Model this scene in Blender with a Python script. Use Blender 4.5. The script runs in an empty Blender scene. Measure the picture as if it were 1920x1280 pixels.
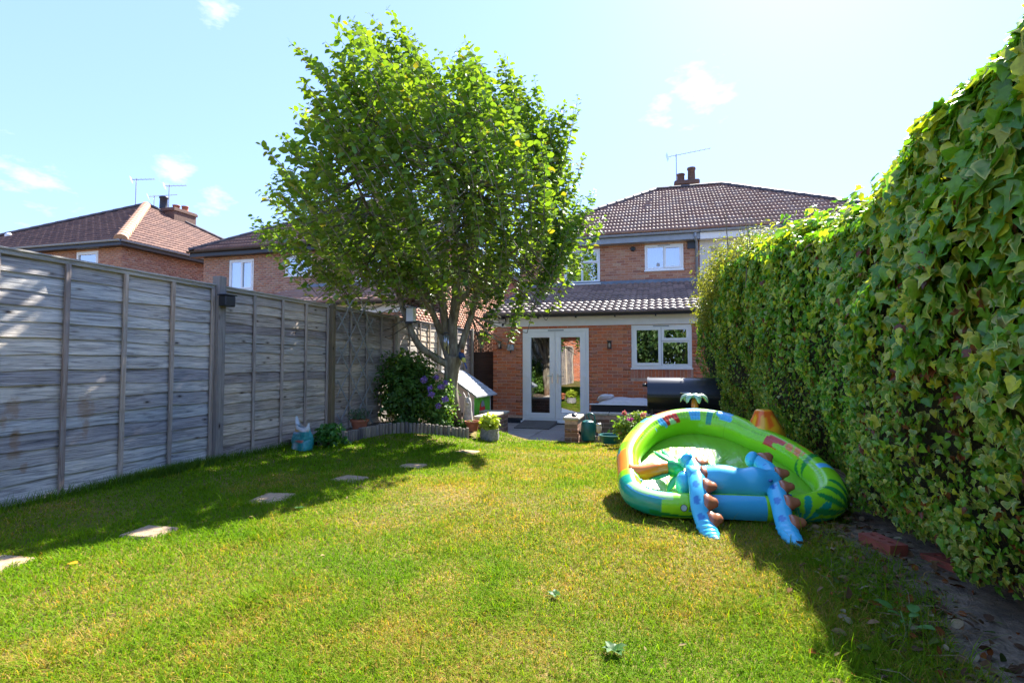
import bpy, math, random
import numpy as np
from mathutils import Vector, Matrix, Euler, noise
random.seed(7); R = random.Random(11); NR = np.random.default_rng(5)
sc = bpy.context.scene
C = sc.collection
# ------------------------------------------------------------------ camera
CAM = Vector((0, 0, 1.0)); YAW = math.radians(15.5); PIT = math.atan(41/1000.)
cam_d = bpy.data.cameras.new('camera'); cam = bpy.data.objects.new('camera', cam_d); C.objects.link(cam)
cam.location = CAM; cam.rotation_euler = (math.radians(90)+PIT, 0, YAW)
cam_d.sensor_width = 36; cam_d.lens = 36*1000/1920.; cam_d.clip_start = 0.05; cam_d.clip_end = 2000
sc.camera = cam
# ------------------------------------------------------------------ sky and sun
SUNV = Vector((0.29, 0.99, 1.0)).normalized()
ELEV = math.asin(SUNV.z); AZ = math.atan2(SUNV.x, SUNV.y)
SKY_STRENGTH = 0.15; SUN_STRENGTH = 2.9; EXPOSURE = 2.8; SKY_GAMMA = .44; SKY_TINT = (.43, .56, .93)
w = bpy.data.worlds.new('World'); sc.world = w; w.use_nodes = True
nt = w.node_tree; N = nt.nodes; L = nt.links
for n in list(N): N.remove(n)
out = N.new('ShaderNodeOutputWorld'); bg = N.new('ShaderNodeBackground'); sky = N.new('ShaderNodeTexSky')
sky.sky_type = 'NISHITA'; sky.sun_disc = False; sky.sun_elevation = ELEV; sky.sun_rotation = AZ
sky.air_density = 1.0; sky.dust_density = 0.4; sky.ozone_density = 1.6; sky.altitude = 50
bg.inputs['Strength'].default_value = SKY_STRENGTH
tc = N.new('ShaderNodeTexCoord')
def cloud_dir(px, py):
    fw = Vector((-math.sin(YAW)*math.cos(PIT), math.cos(YAW)*math.cos(PIT), math.sin(PIT)))
    rt = Vector((math.cos(YAW), math.sin(YAW), 0)); up = rt.cross(fw)
    return (fw + rt*((px-960)/1000.) - up*((py-640)/1000.)).normalized()
nz = N.new('ShaderNodeTexNoise'); nz.inputs['Scale'].default_value = 20; nz.inputs['Detail'].default_value = 11
nz.inputs['Roughness'].default_value = 0.62
mp = N.new('ShaderNodeMapping'); mp.inputs['Scale'].default_value = (1, 1, 2.4)
L.new(tc.outputs['Generated'], mp.inputs['Vector']); L.new(mp.outputs[0], nz.inputs['Vector'])
prev = None
for (dv, rad, amt) in [(cloud_dir(328, 322), .055, .62), (cloud_dir(400, 378), .06, .45), (cloud_dir(1320, 165), .10, .55),
                       (cloud_dir(1235, 205), .06, .5), (cloud_dir(410, 20), .05, .5), (cloud_dir(60, 350), .11, .4),
                       (Vector((.8, -.5, .4)).normalized(), .2, .8), (Vector((-.6, -.7, .5)).normalized(), .25, .8)]:
    vm = N.new('ShaderNodeVectorMath'); vm.operation = 'DISTANCE'; vm.inputs[1].default_value = dv
    nv = N.new('ShaderNodeVectorMath'); nv.operation = 'NORMALIZE'
    L.new(tc.outputs['Generated'], nv.inputs[0]); L.new(nv.outputs[0], vm.inputs[0])
    mr = N.new('ShaderNodeMapRange'); mr.inputs[1].default_value = 0; mr.inputs[2].default_value = rad
    mr.inputs[3].default_value = amt; mr.inputs[4].default_value = 0
    L.new(vm.outputs['Value'], mr.inputs[0])
    if prev is None: prev = mr.outputs[0]
    else:
        mx = N.new('ShaderNodeMath'); mx.operation = 'MAXIMUM'; L.new(prev, mx.inputs[0]); L.new(mr.outputs[0], mx.inputs[1]); prev = mx.outputs[0]
ad = N.new('ShaderNodeMath'); ad.operation = 'ADD'; L.new(prev, ad.inputs[0]); L.new(nz.outputs['Fac'], ad.inputs[1])
m2 = N.new('ShaderNodeMapRange'); m2.inputs[1].default_value = .80; m2.inputs[2].default_value = 1.40; L.new(ad.outputs[0], m2.inputs[0])
mixc = N.new('ShaderNodeMixRGB'); mixc.inputs[2].default_value = (1.7, 1.7, 1.72, 1)
gm = N.new('ShaderNodeGamma'); gm.inputs[1].default_value = SKY_GAMMA; L.new(sky.outputs[0], gm.inputs[0])
tn = N.new('ShaderNodeMixRGB'); tn.blend_type = 'MULTIPLY'; tn.inputs[0].default_value = 1; tn.inputs[2].default_value = (*SKY_TINT, 1); L.new(gm.outputs[0], tn.inputs[1])
hs = N.new('ShaderNodeHueSaturation'); hs.inputs['Saturation'].default_value = 1.0; L.new(tn.outputs[0], hs.inputs['Color'])
L.new(m2.outputs[0], mixc.inputs[0]); L.new(hs.outputs[0], mixc.inputs[1])
L.new(mixc.outputs[0], bg.inputs['Color']); L.new(bg.outputs[0], out.inputs[0])
sd = bpy.data.lights.new('sun', 'SUN'); sd.energy = SUN_STRENGTH; sd.angle = math.radians(0.53); sd.color = (1, .95, .87)
so = bpy.data.objects.new('sun', sd); C.objects.link(so)
so.rotation_euler = SUNV.to_track_quat('Z', 'Y').to_euler(); so.location = (3, 9, 12)
sc.view_settings.view_transform = 'Standard'; sc.view_settings.look = 'None'
sc.view_settings.exposure = EXPOSURE; sc.view_settings.gamma = 1.0; sc.view_settings.use_curve_mapping = False
sc.render.engine = 'CYCLES'
sc.cycles.max_bounces = 12; sc.cycles.diffuse_bounces = 7; sc.cycles.transmission_bounces = 10; sc.cycles.transparent_max_bounces = 12

# ------------------------------------------------------------------ helpers
FW = Vector((-math.sin(YAW)*math.cos(PIT), math.cos(YAW)*math.cos(PIT), math.sin(PIT)))
RT = Vector((math.cos(YAW), math.sin(YAW), 0)); UPV = RT.cross(FW)
def at(px, py, depth):
    "point measured in the photograph at a known distance"
    return CAM + (FW + RT*((px-960)/1000.) - UPV*((py-640)/1000.))*depth
def wm(o):
    m = o.matrix_basis.copy()
    if o.parent: m = wm(o.parent) @ o.matrix_parent_inverse @ m
    return m
def setparent(o, p):
    if p is not None:
        o.parent = p; o.matrix_parent_inverse = wm(p).inverted()
def tag(o, label=None, cat=None, group=None, kind=None):
    if label: o['label'] = label
    if cat: o['category'] = cat
    if group: o['group'] = group
    if kind: o['kind'] = kind
    return o
def thing(name, label, cat, loc=(0, 0, 0), rotz=0, group=None):
    o = bpy.data.objects.new(name, None); C.objects.link(o); o.empty_display_size = .2
    o.matrix_basis = Matrix.Translation(loc) @ Matrix.Rotation(rotz, 4, 'Z')
    return tag(o, label, cat, group)
def mk(name, me, parent=None, mat=None, kind=None):
    o = bpy.data.objects.new(name, me)
    C.objects.link(o); setparent(o, parent)
    if mat is not None and not me.materials: me.materials.append(mat)
    if kind: o['kind'] = kind
    return o
def npmesh(name, V, F, smooth=False, col=None, rnd=None):
    "V (n,3) array, F (m,k) array of equal-size faces or list of such arrays"
    me = bpy.data.meshes.new(name)
    Fs = F if isinstance(F, list) else [F]
    Fs = [np.asarray(f) for f in Fs if len(f)]
    V = np.asarray(V, dtype=np.float32)
    me.vertices.add(len(V)); me.vertices.foreach_set('co', V.ravel())
    nl = sum(f.size for f in Fs); nf = sum(len(f) for f in Fs)
    me.loops.add(nl); me.polygons.add(nf)
    me.loops.foreach_set('vertex_index', np.concatenate([f.ravel() for f in Fs]).astype(np.int32))
    tot = np.concatenate([np.full(len(f), f.shape[1]) for f in Fs]).astype(np.int32)
    st = np.concatenate([[0], np.cumsum(tot)[:-1]]).astype(np.int32)
    me.polygons.foreach_set('loop_start', st); me.polygons.foreach_set('loop_total', tot)
    if smooth: me.polygons.foreach_set('use_smooth', np.ones(nf, bool))
    me.update(calc_edges=True)
    if col is not None:
        a = me.attributes.new('col', 'FLOAT_COLOR', 'POINT')
        c = np.ones((len(V), 4), np.float32); c[:, :3] = col; a.data.foreach_set('color', c.ravel())
    if rnd is not None:
        a = me.attributes.new('rnd', 'FLOAT', 'POINT'); a.data.foreach_set('value', np.asarray(rnd, np.float32))
    return me
class MB:
    "collects shapes, then links them as one mesh"
    def __init__(s): s.v = []; s.f = []; s.c = []; s.m = Matrix.Identity(4); s.cc = (1, 1, 1)
    def add(s, vs, fs):
        b = len(s.v)
        for p in vs: s.v.append(tuple(s.m @ Vector(p))); s.c.append(s.cc)
        for f in fs: s.f.append(tuple(i+b for i in f))
        return s
    def box(s, x0, y0, z0, x1, y1, z1, M=None, bev=0):
        if bev:
            b = min(bev, abs(x1-x0)*.45, abs(y1-y0)*.45, abs(z1-z0)*.45)
            vs = []; 
            for z, i in ((z0, 1), (z0+b, 0), (z1-b, 0), (z1, 1)):
                k = b if i else 0
                a0, a1, c0, c1 = x0+k, x1-k, y0+k, y1-k
                q = b if not i else b
                vs += [(a0+ (q if not i else 0), c0, z), (a1-(q if not i else 0), c0, z), (a1, c0+(q if not i else 0), z), (a1, c1-(q if not i else 0), z),
                       (a1-(q if not i else 0), c1, z), (a0+(q if not i else 0), c1, z), (a0, c1-(q if not i else 0), z), (a0, c0+(q if not i else 0), z)]
            fs = [tuple(range(7, -1, -1)), tuple(range(24, 32))]
            for l in range(3):
                for k in range(8):
                    k2 = (k+1) % 8; fs.append((l*8+k, l*8+k2, l*8+8+k2, l*8+8+k))
        else:
            vs = [(x0, y0, z0), (x1, y0, z0), (x1, y1, z0), (x0, y1, z0), (x0, y0, z1), (x1, y0, z1), (x1, y1, z1), (x0, y1, z1)]
            fs = [(3, 2, 1, 0), (4, 5, 6, 7), (0, 1, 5, 4), (1, 2, 6, 5), (2, 3, 7, 6), (3, 0, 4, 7)]
        if M is not None: vs = [M @ Vector(p) for p in vs]
        return s.add(vs, fs)
    def bar(s, a, b, wd, th=None, upv=(0, 0, 1)):
        a = Vector(a); b = Vector(b); th = th or wd; d = (b-a); ln = d.length; d.normalize()
        x = d.cross(Vector(upv))
        if x.length < 1e-4: x = d.cross(Vector((0, 1, 0)))
        x.normalize(); y = x.cross(d)
        M = Matrix((( x.x, d.x, y.x, a.x), (x.y, d.y, y.y, a.y), (x.z, d.z, y.z, a.z), (0, 0, 0, 1)))
        return s.box(-wd/2, 0, -th/2, wd/2, ln, th/2, M)
    def tube(s, pts, rad, n=8, cap=True, flat=None):
        pts = [Vector(p) for p in pts]
        if not hasattr(rad, '__len__'): rad = [rad]*len(pts)
        vs = []; fs = []; pu = None
        for i, p in enumerate(pts):
            d = (pts[min(i+1, len(pts)-1)] - pts[max(i-1, 0)]).normalized()
            if pu is None:
                pu = d.cross(Vector((0, 0, 1)))
                if pu.length < .1: pu = d.cross(Vector((0, 1, 0)))
            pu = (pu - d*pu.dot(d)).normalized(); pv = d.cross(pu)
            for k in range(n):
                a = 2*math.pi*k/n
                vs.append(p + pu*math.cos(a)*rad[i] + pv*math.sin(a)*rad[i]*(flat or 1))
        for i in range(len(pts)-1):
            for k in range(n):
                k2 = (k+1) % n; fs.append((i*n+k, i*n+k2, (i+1)*n+k2, (i+1)*n+k))
        if cap: fs.append(tuple(range(n-1, -1, -1))); fs.append(tuple((len(pts)-1)*n+k for k in range(n)))
        return s.add(vs, fs)
    def lathe(s, prof, n=16, M=None):
        vs = []; fs = []
        for (r, z) in prof:
            for k in range(n):
                a = 2*math.pi*k/n; vs.append(Vector((r*math.cos(a), r*math.sin(a), z)))
        for i in range(len(prof)-1):
            for k in range(n):
                k2 = (k+1) % n; fs.append((i*n+k, i*n+k2, (i+1)*n+k2, (i+1)*n+k))
        fs.append(tuple(range(n-1, -1, -1))); fs.append(tuple((len(prof)-1)*n+k for k in range(n)))
        if M is not None: vs = [M @ v for v in vs]
        return s.add(vs, fs)
    def ell(s, c, r, n=12, m=8, M=None):
        prof = [(math.sin(math.pi*(i+.02)/(m+.04)) , -math.cos(math.pi*(i+.02)/(m+.04))) for i in range(m+1)]
        T = Matrix.Translation(c) @ (M or Matrix.Identity(4)) @ Matrix.Diagonal((r[0], r[1], r[2], 1))
        return s.lathe(prof, n, T)
    def build(s, name, mat=None, parent=None, smooth=False, kind=None, col=False, bevel=0):
        me = bpy.data.meshes.new(name); me.from_pydata([tuple(v) for v in s.v], [], s.f)
        if smooth: me.polygons.foreach_set('use_smooth', [True]*len(me.polygons))
        if smooth == 'auto':
            me.set_sharp_from_angle(angle=math.radians(38))
        if col:
            a = me.attributes.new('col', 'FLOAT_COLOR', 'POINT')
            a.data.foreach_set('color', np.array([(c[0], c[1], c[2], 1) for c in s.c], np.float32).ravel())
        me.update()
        o = mk(name, me, parent, mat, kind)
        if bevel:
            b = o.modifiers.new('bevel', 'BEVEL'); b.width = bevel; b.segments = 2; b.limit_method = 'ANGLE'
        return o
def rotm(axis, deg): return Matrix.Rotation(math.radians(deg), 4, axis)
# ground height of the lawn
def G(x, y):
    S = min(max((y-4)/5.2, 0), 1); T = min(max((x+3.6)/1.3, 0), 1)
    return -.37*S*(.08+.92*T) + .012*noise.noise(Vector((x*.9, y*.9, 0)))
def G_np(x, y):
    S = np.clip((y-4)/5.2, 0, 1); T = np.clip((x+3.6)/1.3, 0, 1)
    return -.37*S*(.08+.92*T)
def gat(px, py, lift=0):
    "where the sight line of a photo point meets the lawn"
    z = 0.0
    for _ in range(25):
        d = FW + RT*((px-960)/1000.) - UPV*((py-640)/1000.)
        t = (z+lift-1.0)/d.z; p = CAM + d*t; z = .5*z + .5*G(p.x, p.y)
    return Vector((p.x, p.y, z))
# ------------------------------------------------------------------ materials
def newmat(name):
    m = bpy.data.materials.new(name); m.use_nodes = True
    for n in list(m.node_tree.nodes): m.node_tree.nodes.remove(n)
    return m, m.node_tree.nodes, m.node_tree.links
def ramp(N, stops):
    r = N.new('ShaderNodeValToRGB'); e = r.color_ramp.elements
    while len(e) < len(stops): e.new(.5)
    for i, (p, c) in enumerate(stops): e[i].position = p; e[i].color = (*c, 1)
    return r
def finish(m, N, L, colsock, rough=.8, bump=None, bd=.01, bs=.5, metallic=0, spec=.5, coat=0, roughsock=None):
    b = N.new('ShaderNodeBsdfPrincipled'); o = N.new('ShaderNodeOutputMaterial')
    if isinstance(colsock, tuple): b.inputs['Base Color'].default_value = (*colsock, 1)
    else: L.new(colsock, b.inputs['Base Color'])
    b.inputs['Roughness'].default_value = rough; b.inputs['Metallic'].default_value = metallic
    b.inputs['Specular IOR Level'].default_value = spec; b.inputs['Coat Weight'].default_value = coat
    if roughsock is not None: L.new(roughsock, b.inputs['Roughness'])
    if bump is not None:
        bn = N.new('ShaderNodeBump'); bn.inputs['Distance'].default_value = bd; bn.inputs['Strength'].default_value = bs
        L.new(bump, bn.inputs['Height']); L.new(bn.outputs[0], b.inputs['Normal'])
    L.new(b.outputs[0], o.inputs[0]); return m
def noisen(N, L, scale, detail=4, stretch=None, rough=.55, src='Position', dist=0):
    if src == 'Position': g = N.new('ShaderNodeNewGeometry'); s = g.outputs['Position']
    else: g = N.new('ShaderNodeTexCoord'); s = g.outputs['Object']
    if stretch:
        mpn = N.new('ShaderNodeMapping'); mpn.inputs['Scale'].default_value = stretch; L.new(s, mpn.inputs[0]); s = mpn.outputs[0]
    n = N.new('ShaderNodeTexNoise'); n.inputs['Scale'].default_value = scale; n.inputs['Detail'].default_value = detail
    n.inputs['Roughness'].default_value = rough; n.inputs['Distortion'].default_value = dist
    L.new(s, n.inputs['Vector']); return n
def rnds(N, L):
    "random value of an individual piece (object random) or of a piece in a joined mesh (attribute rnd)"
    a = N.new('ShaderNodeAttribute'); a.attribute_name = 'rnd'; o = N.new('ShaderNodeObjectInfo')
    ad = N.new('ShaderNodeMath'); ad.operation = 'ADD'; L.new(a.outputs['Fac'], ad.inputs[0]); L.new(o.outputs['Random'], ad.inputs[1])
    fr = N.new('ShaderNodeMath'); fr.operation = 'FRACT'; L.new(ad.outputs[0], fr.inputs[0]); return fr.outputs[0]
def mulc(N, L, a, b, fac=1.0, mode='MULTIPLY'):
    m = N.new('ShaderNodeMixRGB'); m.blend_type = mode; m.inputs[0].default_value = fac
    for i, s in ((1, a), (2, b)):
        if isinstance(s, tuple): m.inputs[i].default_value = (*s, 1)
        else: L.new(s, m.inputs[i])
    return m.outputs[0]
def simple(name, col, rough=.6, var=.25, scale=8, bd=.003, bs=.3, metallic=0, spec=.5, coat=0, stretch=None, col2=None, bscale=None):
    m, N, L = newmat(name); n = noisen(N, L, scale, 5, stretch, src='Object')
    c2 = col2 or tuple(max(0, c*(1-var)) for c in col); c1 = tuple(min(1, c*(1+var*.5)) for c in col)
    r = ramp(N, [(.3, c2), (.7, c1)]); L.new(n.outputs['Fac'], r.inputs[0])
    n2 = noisen(N, L, bscale or scale*6, 3, stretch, src='Object')
    return finish(m, N, L, r.outputs[0], rough, n2.outputs['Fac'], bd, bs, metallic, spec, coat)
def pieces(name, cols, rough=.85, nscale=30, nvar=.35, bd=.004, bs=.6, spec=.35, dirt=None, bigvar=.0, seed_wr=0, stretch=None):
    m, N, L = newmat(name); k = len(cols); r = ramp(N, [((i+.0)/k, c) for i, c in enumerate(cols)]); r.color_ramp.interpolation = 'LINEAR'
    L.new(rnds(N, L), r.inputs[0]); n = noisen(N, L, nscale, 6, stretch)
    r2 = ramp(N, [(.3, (1-nvar,)*3), (.7, (1.0,)*3)]); L.new(n.outputs['Fac'], r2.inputs[0])
    c = mulc(N, L, r.outputs[0], r2.outputs[0])
    if dirt:
        n3 = noisen(N, L, 1.3, 6); r3 = ramp(N, [(dirt[1], (0, 0, 0)), (dirt[1]+.15, (1, 1, 1))]); L.new(n3.outputs['Fac'], r3.inputs[0])
        mm = N.new('ShaderNodeMixRGB'); L.new(r3.outputs[0], mm.inputs[0]); L.new(c, mm.inputs[1]); mm.inputs[2].default_value = (*dirt[0], 1); c = mm.outputs[0]
    return finish(m, N, L, c, rough, n.outputs['Fac'], bd, bs, spec=spec)
def leafmat(name, trans=.45, rough=.5, tint=(1, 1, 1), var=.3, tcol=(1.25, 1.25, .35), gloss=.06):
    m, N, L = newmat(name); a = N.new('ShaderNodeAttribute'); a.attribute_name = 'col'
    n = noisen(N, L, 60, 2); r2 = ramp(N, [(.3, (1-var,)*3), (.7, (1.0,)*3)]); L.new(n.outputs['Fac'], r2.inputs[0])
    c = mulc(N, L, a.outputs['Color'], r2.outputs[0]); c = mulc(N, L, c, tint)
    d = N.new('ShaderNodeBsdfDiffuse'); t = N.new('ShaderNodeBsdfTranslucent'); g = N.new('ShaderNodeBsdfGlossy'); g.inputs['Roughness'].default_value = rough
    L.new(c, d.inputs[0]); tc_ = mulc(N, L, c, tcol); L.new(tc_, t.inputs[0])
    mx = N.new('ShaderNodeMixShader'); mx.inputs[0].default_value = trans; L.new(d.outputs[0], mx.inputs[1]); L.new(t.outputs[0], mx.inputs[2])
    fr = N.new('ShaderNodeLayerWeight'); fr.inputs[0].default_value = .25
    mu = N.new('ShaderNodeMath'); mu.operation = 'MULTIPLY_ADD'; mu.inputs[1].default_value = gloss*4; mu.inputs[2].default_value = gloss; L.new(fr.outputs['Fresnel'], mu.inputs[0])
    m2 = N.new('ShaderNodeMixShader'); L.new(mu.outputs[0], m2.inputs[0]); L.new(mx.outputs[0], m2.inputs[1]); L.new(g.outputs[0], m2.inputs[2])
    o = N.new('ShaderNodeOutputMaterial'); L.new(m2.outputs[0], o.inputs[0]); return m
def colmat(name, rough=.35, spec=.5, coat=0, bd=.004, bs=.0, bscale=20, stretch=None):
    m, N, L = newmat(name); a = N.new('ShaderNodeAttribute'); a.attribute_name = 'col'
    n = noisen(N, L, bscale, 3, stretch, src='Object')
    return finish(m, N, L, a.outputs['Color'], rough, n.outputs['Fac'] if bs else None, bd, bs, spec=spec, coat=coat)
def glassmat(name, col=(.8, .85, .9), refl=.1, ior=1.6):
    m, N, L = newmat(name); t = N.new('ShaderNodeBsdfTransparent'); t.inputs[0].default_value = (*col, 1)
    g = N.new('ShaderNodeBsdfGlossy'); g.inputs['Roughness'].default_value = .005; g.inputs[0].default_value = (.95, .97, 1, 1)
    fr = N.new('ShaderNodeFresnel'); fr.inputs[0].default_value = ior
    ad = N.new('ShaderNodeMath'); ad.operation = 'ADD'; ad.use_clamp = True; ad.inputs[1].default_value = refl; L.new(fr.outputs[0], ad.inputs[0])
    n = noisen(N, L, 1.1, 2); b = N.new('ShaderNodeBump'); b.inputs['Distance'].default_value = .004; b.inputs['Strength'].default_value = .35
    L.new(n.outputs['Fac'], b.inputs['Height']); L.new(b.outputs[0], g.inputs['Normal'])
    mx = N.new('ShaderNodeMixShader'); L.new(ad.outputs[0], mx.inputs[0]); L.new(t.outputs[0], mx.inputs[1]); L.new(g.outputs[0], mx.inputs[2])
    o = N.new('ShaderNodeOutputMaterial'); L.new(mx.outputs[0], o.inputs[0]); return m
M = {}
M['brick_ext'] = pieces('brick orange red', [(.68, .19, .08), (.74, .23, .10), (.60, .165, .075), (.74, .28, .13), (.50, .18, .11), (.70, .22, .09), (.58, .24, .16)], nscale=45)
M['brick_main'] = pieces('brick weathered orange', [(.52, .22, .12), (.58, .30, .18), (.46, .18, .10), (.56, .26, .14), (.60, .36, .22), (.38, .16, .10), (.54, .24, .13)], nscale=40)
M['brick_pale'] = pieces('brick pale orange', [(.58, .29, .18), (.53, .24, .14), (.62, .35, .24), (.48, .21, .14), (.58, .32, .21)], nscale=40)
M['brick_dark'] = pieces('blue engineering brick', [(.04, .045, .06), (.06, .06, .075), (.03, .035, .045)], rough=.5, nscale=40)
M['brick_garden'] = pieces('brick weathered garden', [(.30, .13, .08), (.36, .17, .10), (.22, .11, .075), (.40, .22, .14), (.26, .16, .11)], nscale=35, dirt=((.12, .12, .07), .6))
M['mortar'] = simple('mortar', (.56, .36, .27), .95, .25, 20)
M['mortar_grey'] = simple('mortar grey', (.42, .38, .32), .95, .25, 20)
M['tile_dark'] = pieces('concrete roof tile dark brown', [(.36, .17, .10), (.42, .21, .13), (.28, .13, .08), (.38, .20, .12), (.38, .22, .15)], rough=.6, nscale=60, nvar=.3, spec=.4, dirt=((.20, .17, .13), .66))
M['tile_ext'] = pieces('concrete roof tile charcoal', [(.22, .13, .09), (.28, .17, .12), (.17, .10, .075), (.31, .19, .14)], rough=.55, nscale=60, nvar=.3, spec=.5)
M['tile_red'] = pieces('clay roof tile red brown', [(.22, .12, .09), (.26, .145, .105), (.19, .105, .08), (.24, .13, .095), (.18, .10, .08)], rough=.8, nscale=60, nvar=.35, spec=.2, dirt=((.14, .09, .07), .62))
M['ridge_dark'] = simple('ridge tile dark', (.07, .05, .045), .6, .4, 12)
M['ridge_tan'] = simple('ridge tile tan', (.50, .27, .15), .7, .3, 10)
M['lead'] = simple('lead flashing', (.17, .20, .25), .5, .25, 9, metallic=.2)
M['chimney'] = simple('sooty chimney brick', (.15, .085, .06), .9, .5, 20)
M['upvc'] = simple('white plastic window frame', (.86, .86, .85), .35, .04, 5, bs=.05)
M['fascia'] = simple('white painted board', (.80, .79, .77), .5, .06, 6, bs=.05)
M['gutter'] = simple('black plastic gutter', (.02, .02, .022), .4, .2, 6)
M['gutter_grey'] = simple('grey gutter', (.30, .33, .37), .45, .15, 6)
M['render'] = simple('cream render', (.68, .64, .60), .9, .08, 3, bd=.004, bs=.5, bscale=120)
M['glass_door'] = glassmat('door glass', (.55, .6, .6), .30, 1.55)
M['glass_kitchen'] = glassmat('kitchen window glass', (.6, .65, .65), .24, 1.55)
M['glass_up'] = glassmat('upper window glass', (.7, .75, .8), .42, 1.6)
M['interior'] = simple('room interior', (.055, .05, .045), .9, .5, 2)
M['curtain'] = simple('reflected sky curtain', (.50, .56, .64), .9, .15, 30, stretch=(6, 6, .3), bd=.02, bs=.6)  # pale blue-white curtain, also painting in the sky reflected by the upper panes
M['chrome'] = simple('brushed steel', (.62, .62, .62), .3, .1, 10, metallic=.9)
M['dark_metal'] = simple('dark metal', (.035, .035, .038), .4, .3, 20)
M['black_gloss'] = simple('black enamel', (.012, .014, .020), .30, .2, 12, bs=.05, coat=.3)
M['slab'] = pieces('concrete paving slab', [(.36, .31, .28), (.42, .37, .33), (.31, .27, .25), (.38, .34, .30)], rough=.9, nscale=25, nvar=.3, dirt=((.17, .15, .12), .6))
M['stepping'] = pieces('stepping stone', [(.50, .34, .19), (.55, .37, .21), (.44, .31, .19)], rough=.95, nscale=30, nvar=.4, dirt=((.18, .17, .08), .62))
M['coping'] = simple('concrete coping', (.52, .45, .36), .9, .3, 14, bd=.006, bs=.6)
M['terracotta'] = simple('terracotta', (.42, .13, .06), .8, .3, 14)
M['stone'] = simple('pale cast stone', (.50, .47, .44), .9, .35, 22, bd=.01, bs=.8)
M['stone_pot'] = simple('grey stone pot', (.34, .33, .32), .9, .45, 26, bd=.02, bs=.9)
M['soil'] = simple('dark garden soil', (.14, .095, .06), 1.0, .6, 25, bd=.03, bs=1)
M['ivy'] = leafmat('ivy leaf', .42, .32, gloss=.03)
M['litter'] = leafmat('dead leaf', .2, .8, gloss=.0, tcol=(1, 1, 1))
M['leaf'] = leafmat('tree leaf', .48, .45, gloss=.035, tcol=(1.5, 1.25, .3))
M['shrubleaf'] = leafmat('shrub leaf', .4, .5, gloss=.025)
M['petal'] = leafmat('petal', .4, .6, gloss=.01, tcol=(1, 1, 1))
M['grass'] = leafmat('grass blade', .45, .6, gloss=.001, tcol=(1.45, 1.3, .25), var=.15)
M['col_plastic'] = colmat('coloured plastic', .4)
M['pool_vinyl'] = colmat('printed vinyl', .26, .5, .25, bd=.01, bs=.12, bscale=7)
M['pool_floor'] = None
M['cushion'] = simple('cushion fabric', (.66, .60, .58), .95, .12, 12, bd=.01, bs=.4, bscale=40)
M['rattan'] = simple('dark rattan', (.02, .02, .025), .5, .4, 60, bd=.006, bs=1)
M['teal'] = simple('teal plastic', (.01, .13, .12), .35, .2, 10)
M['mat'] = simple('grey decking ramp', (.16, .145, .13), .8, .4, 10, stretch=(1, 8, 8))
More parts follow.
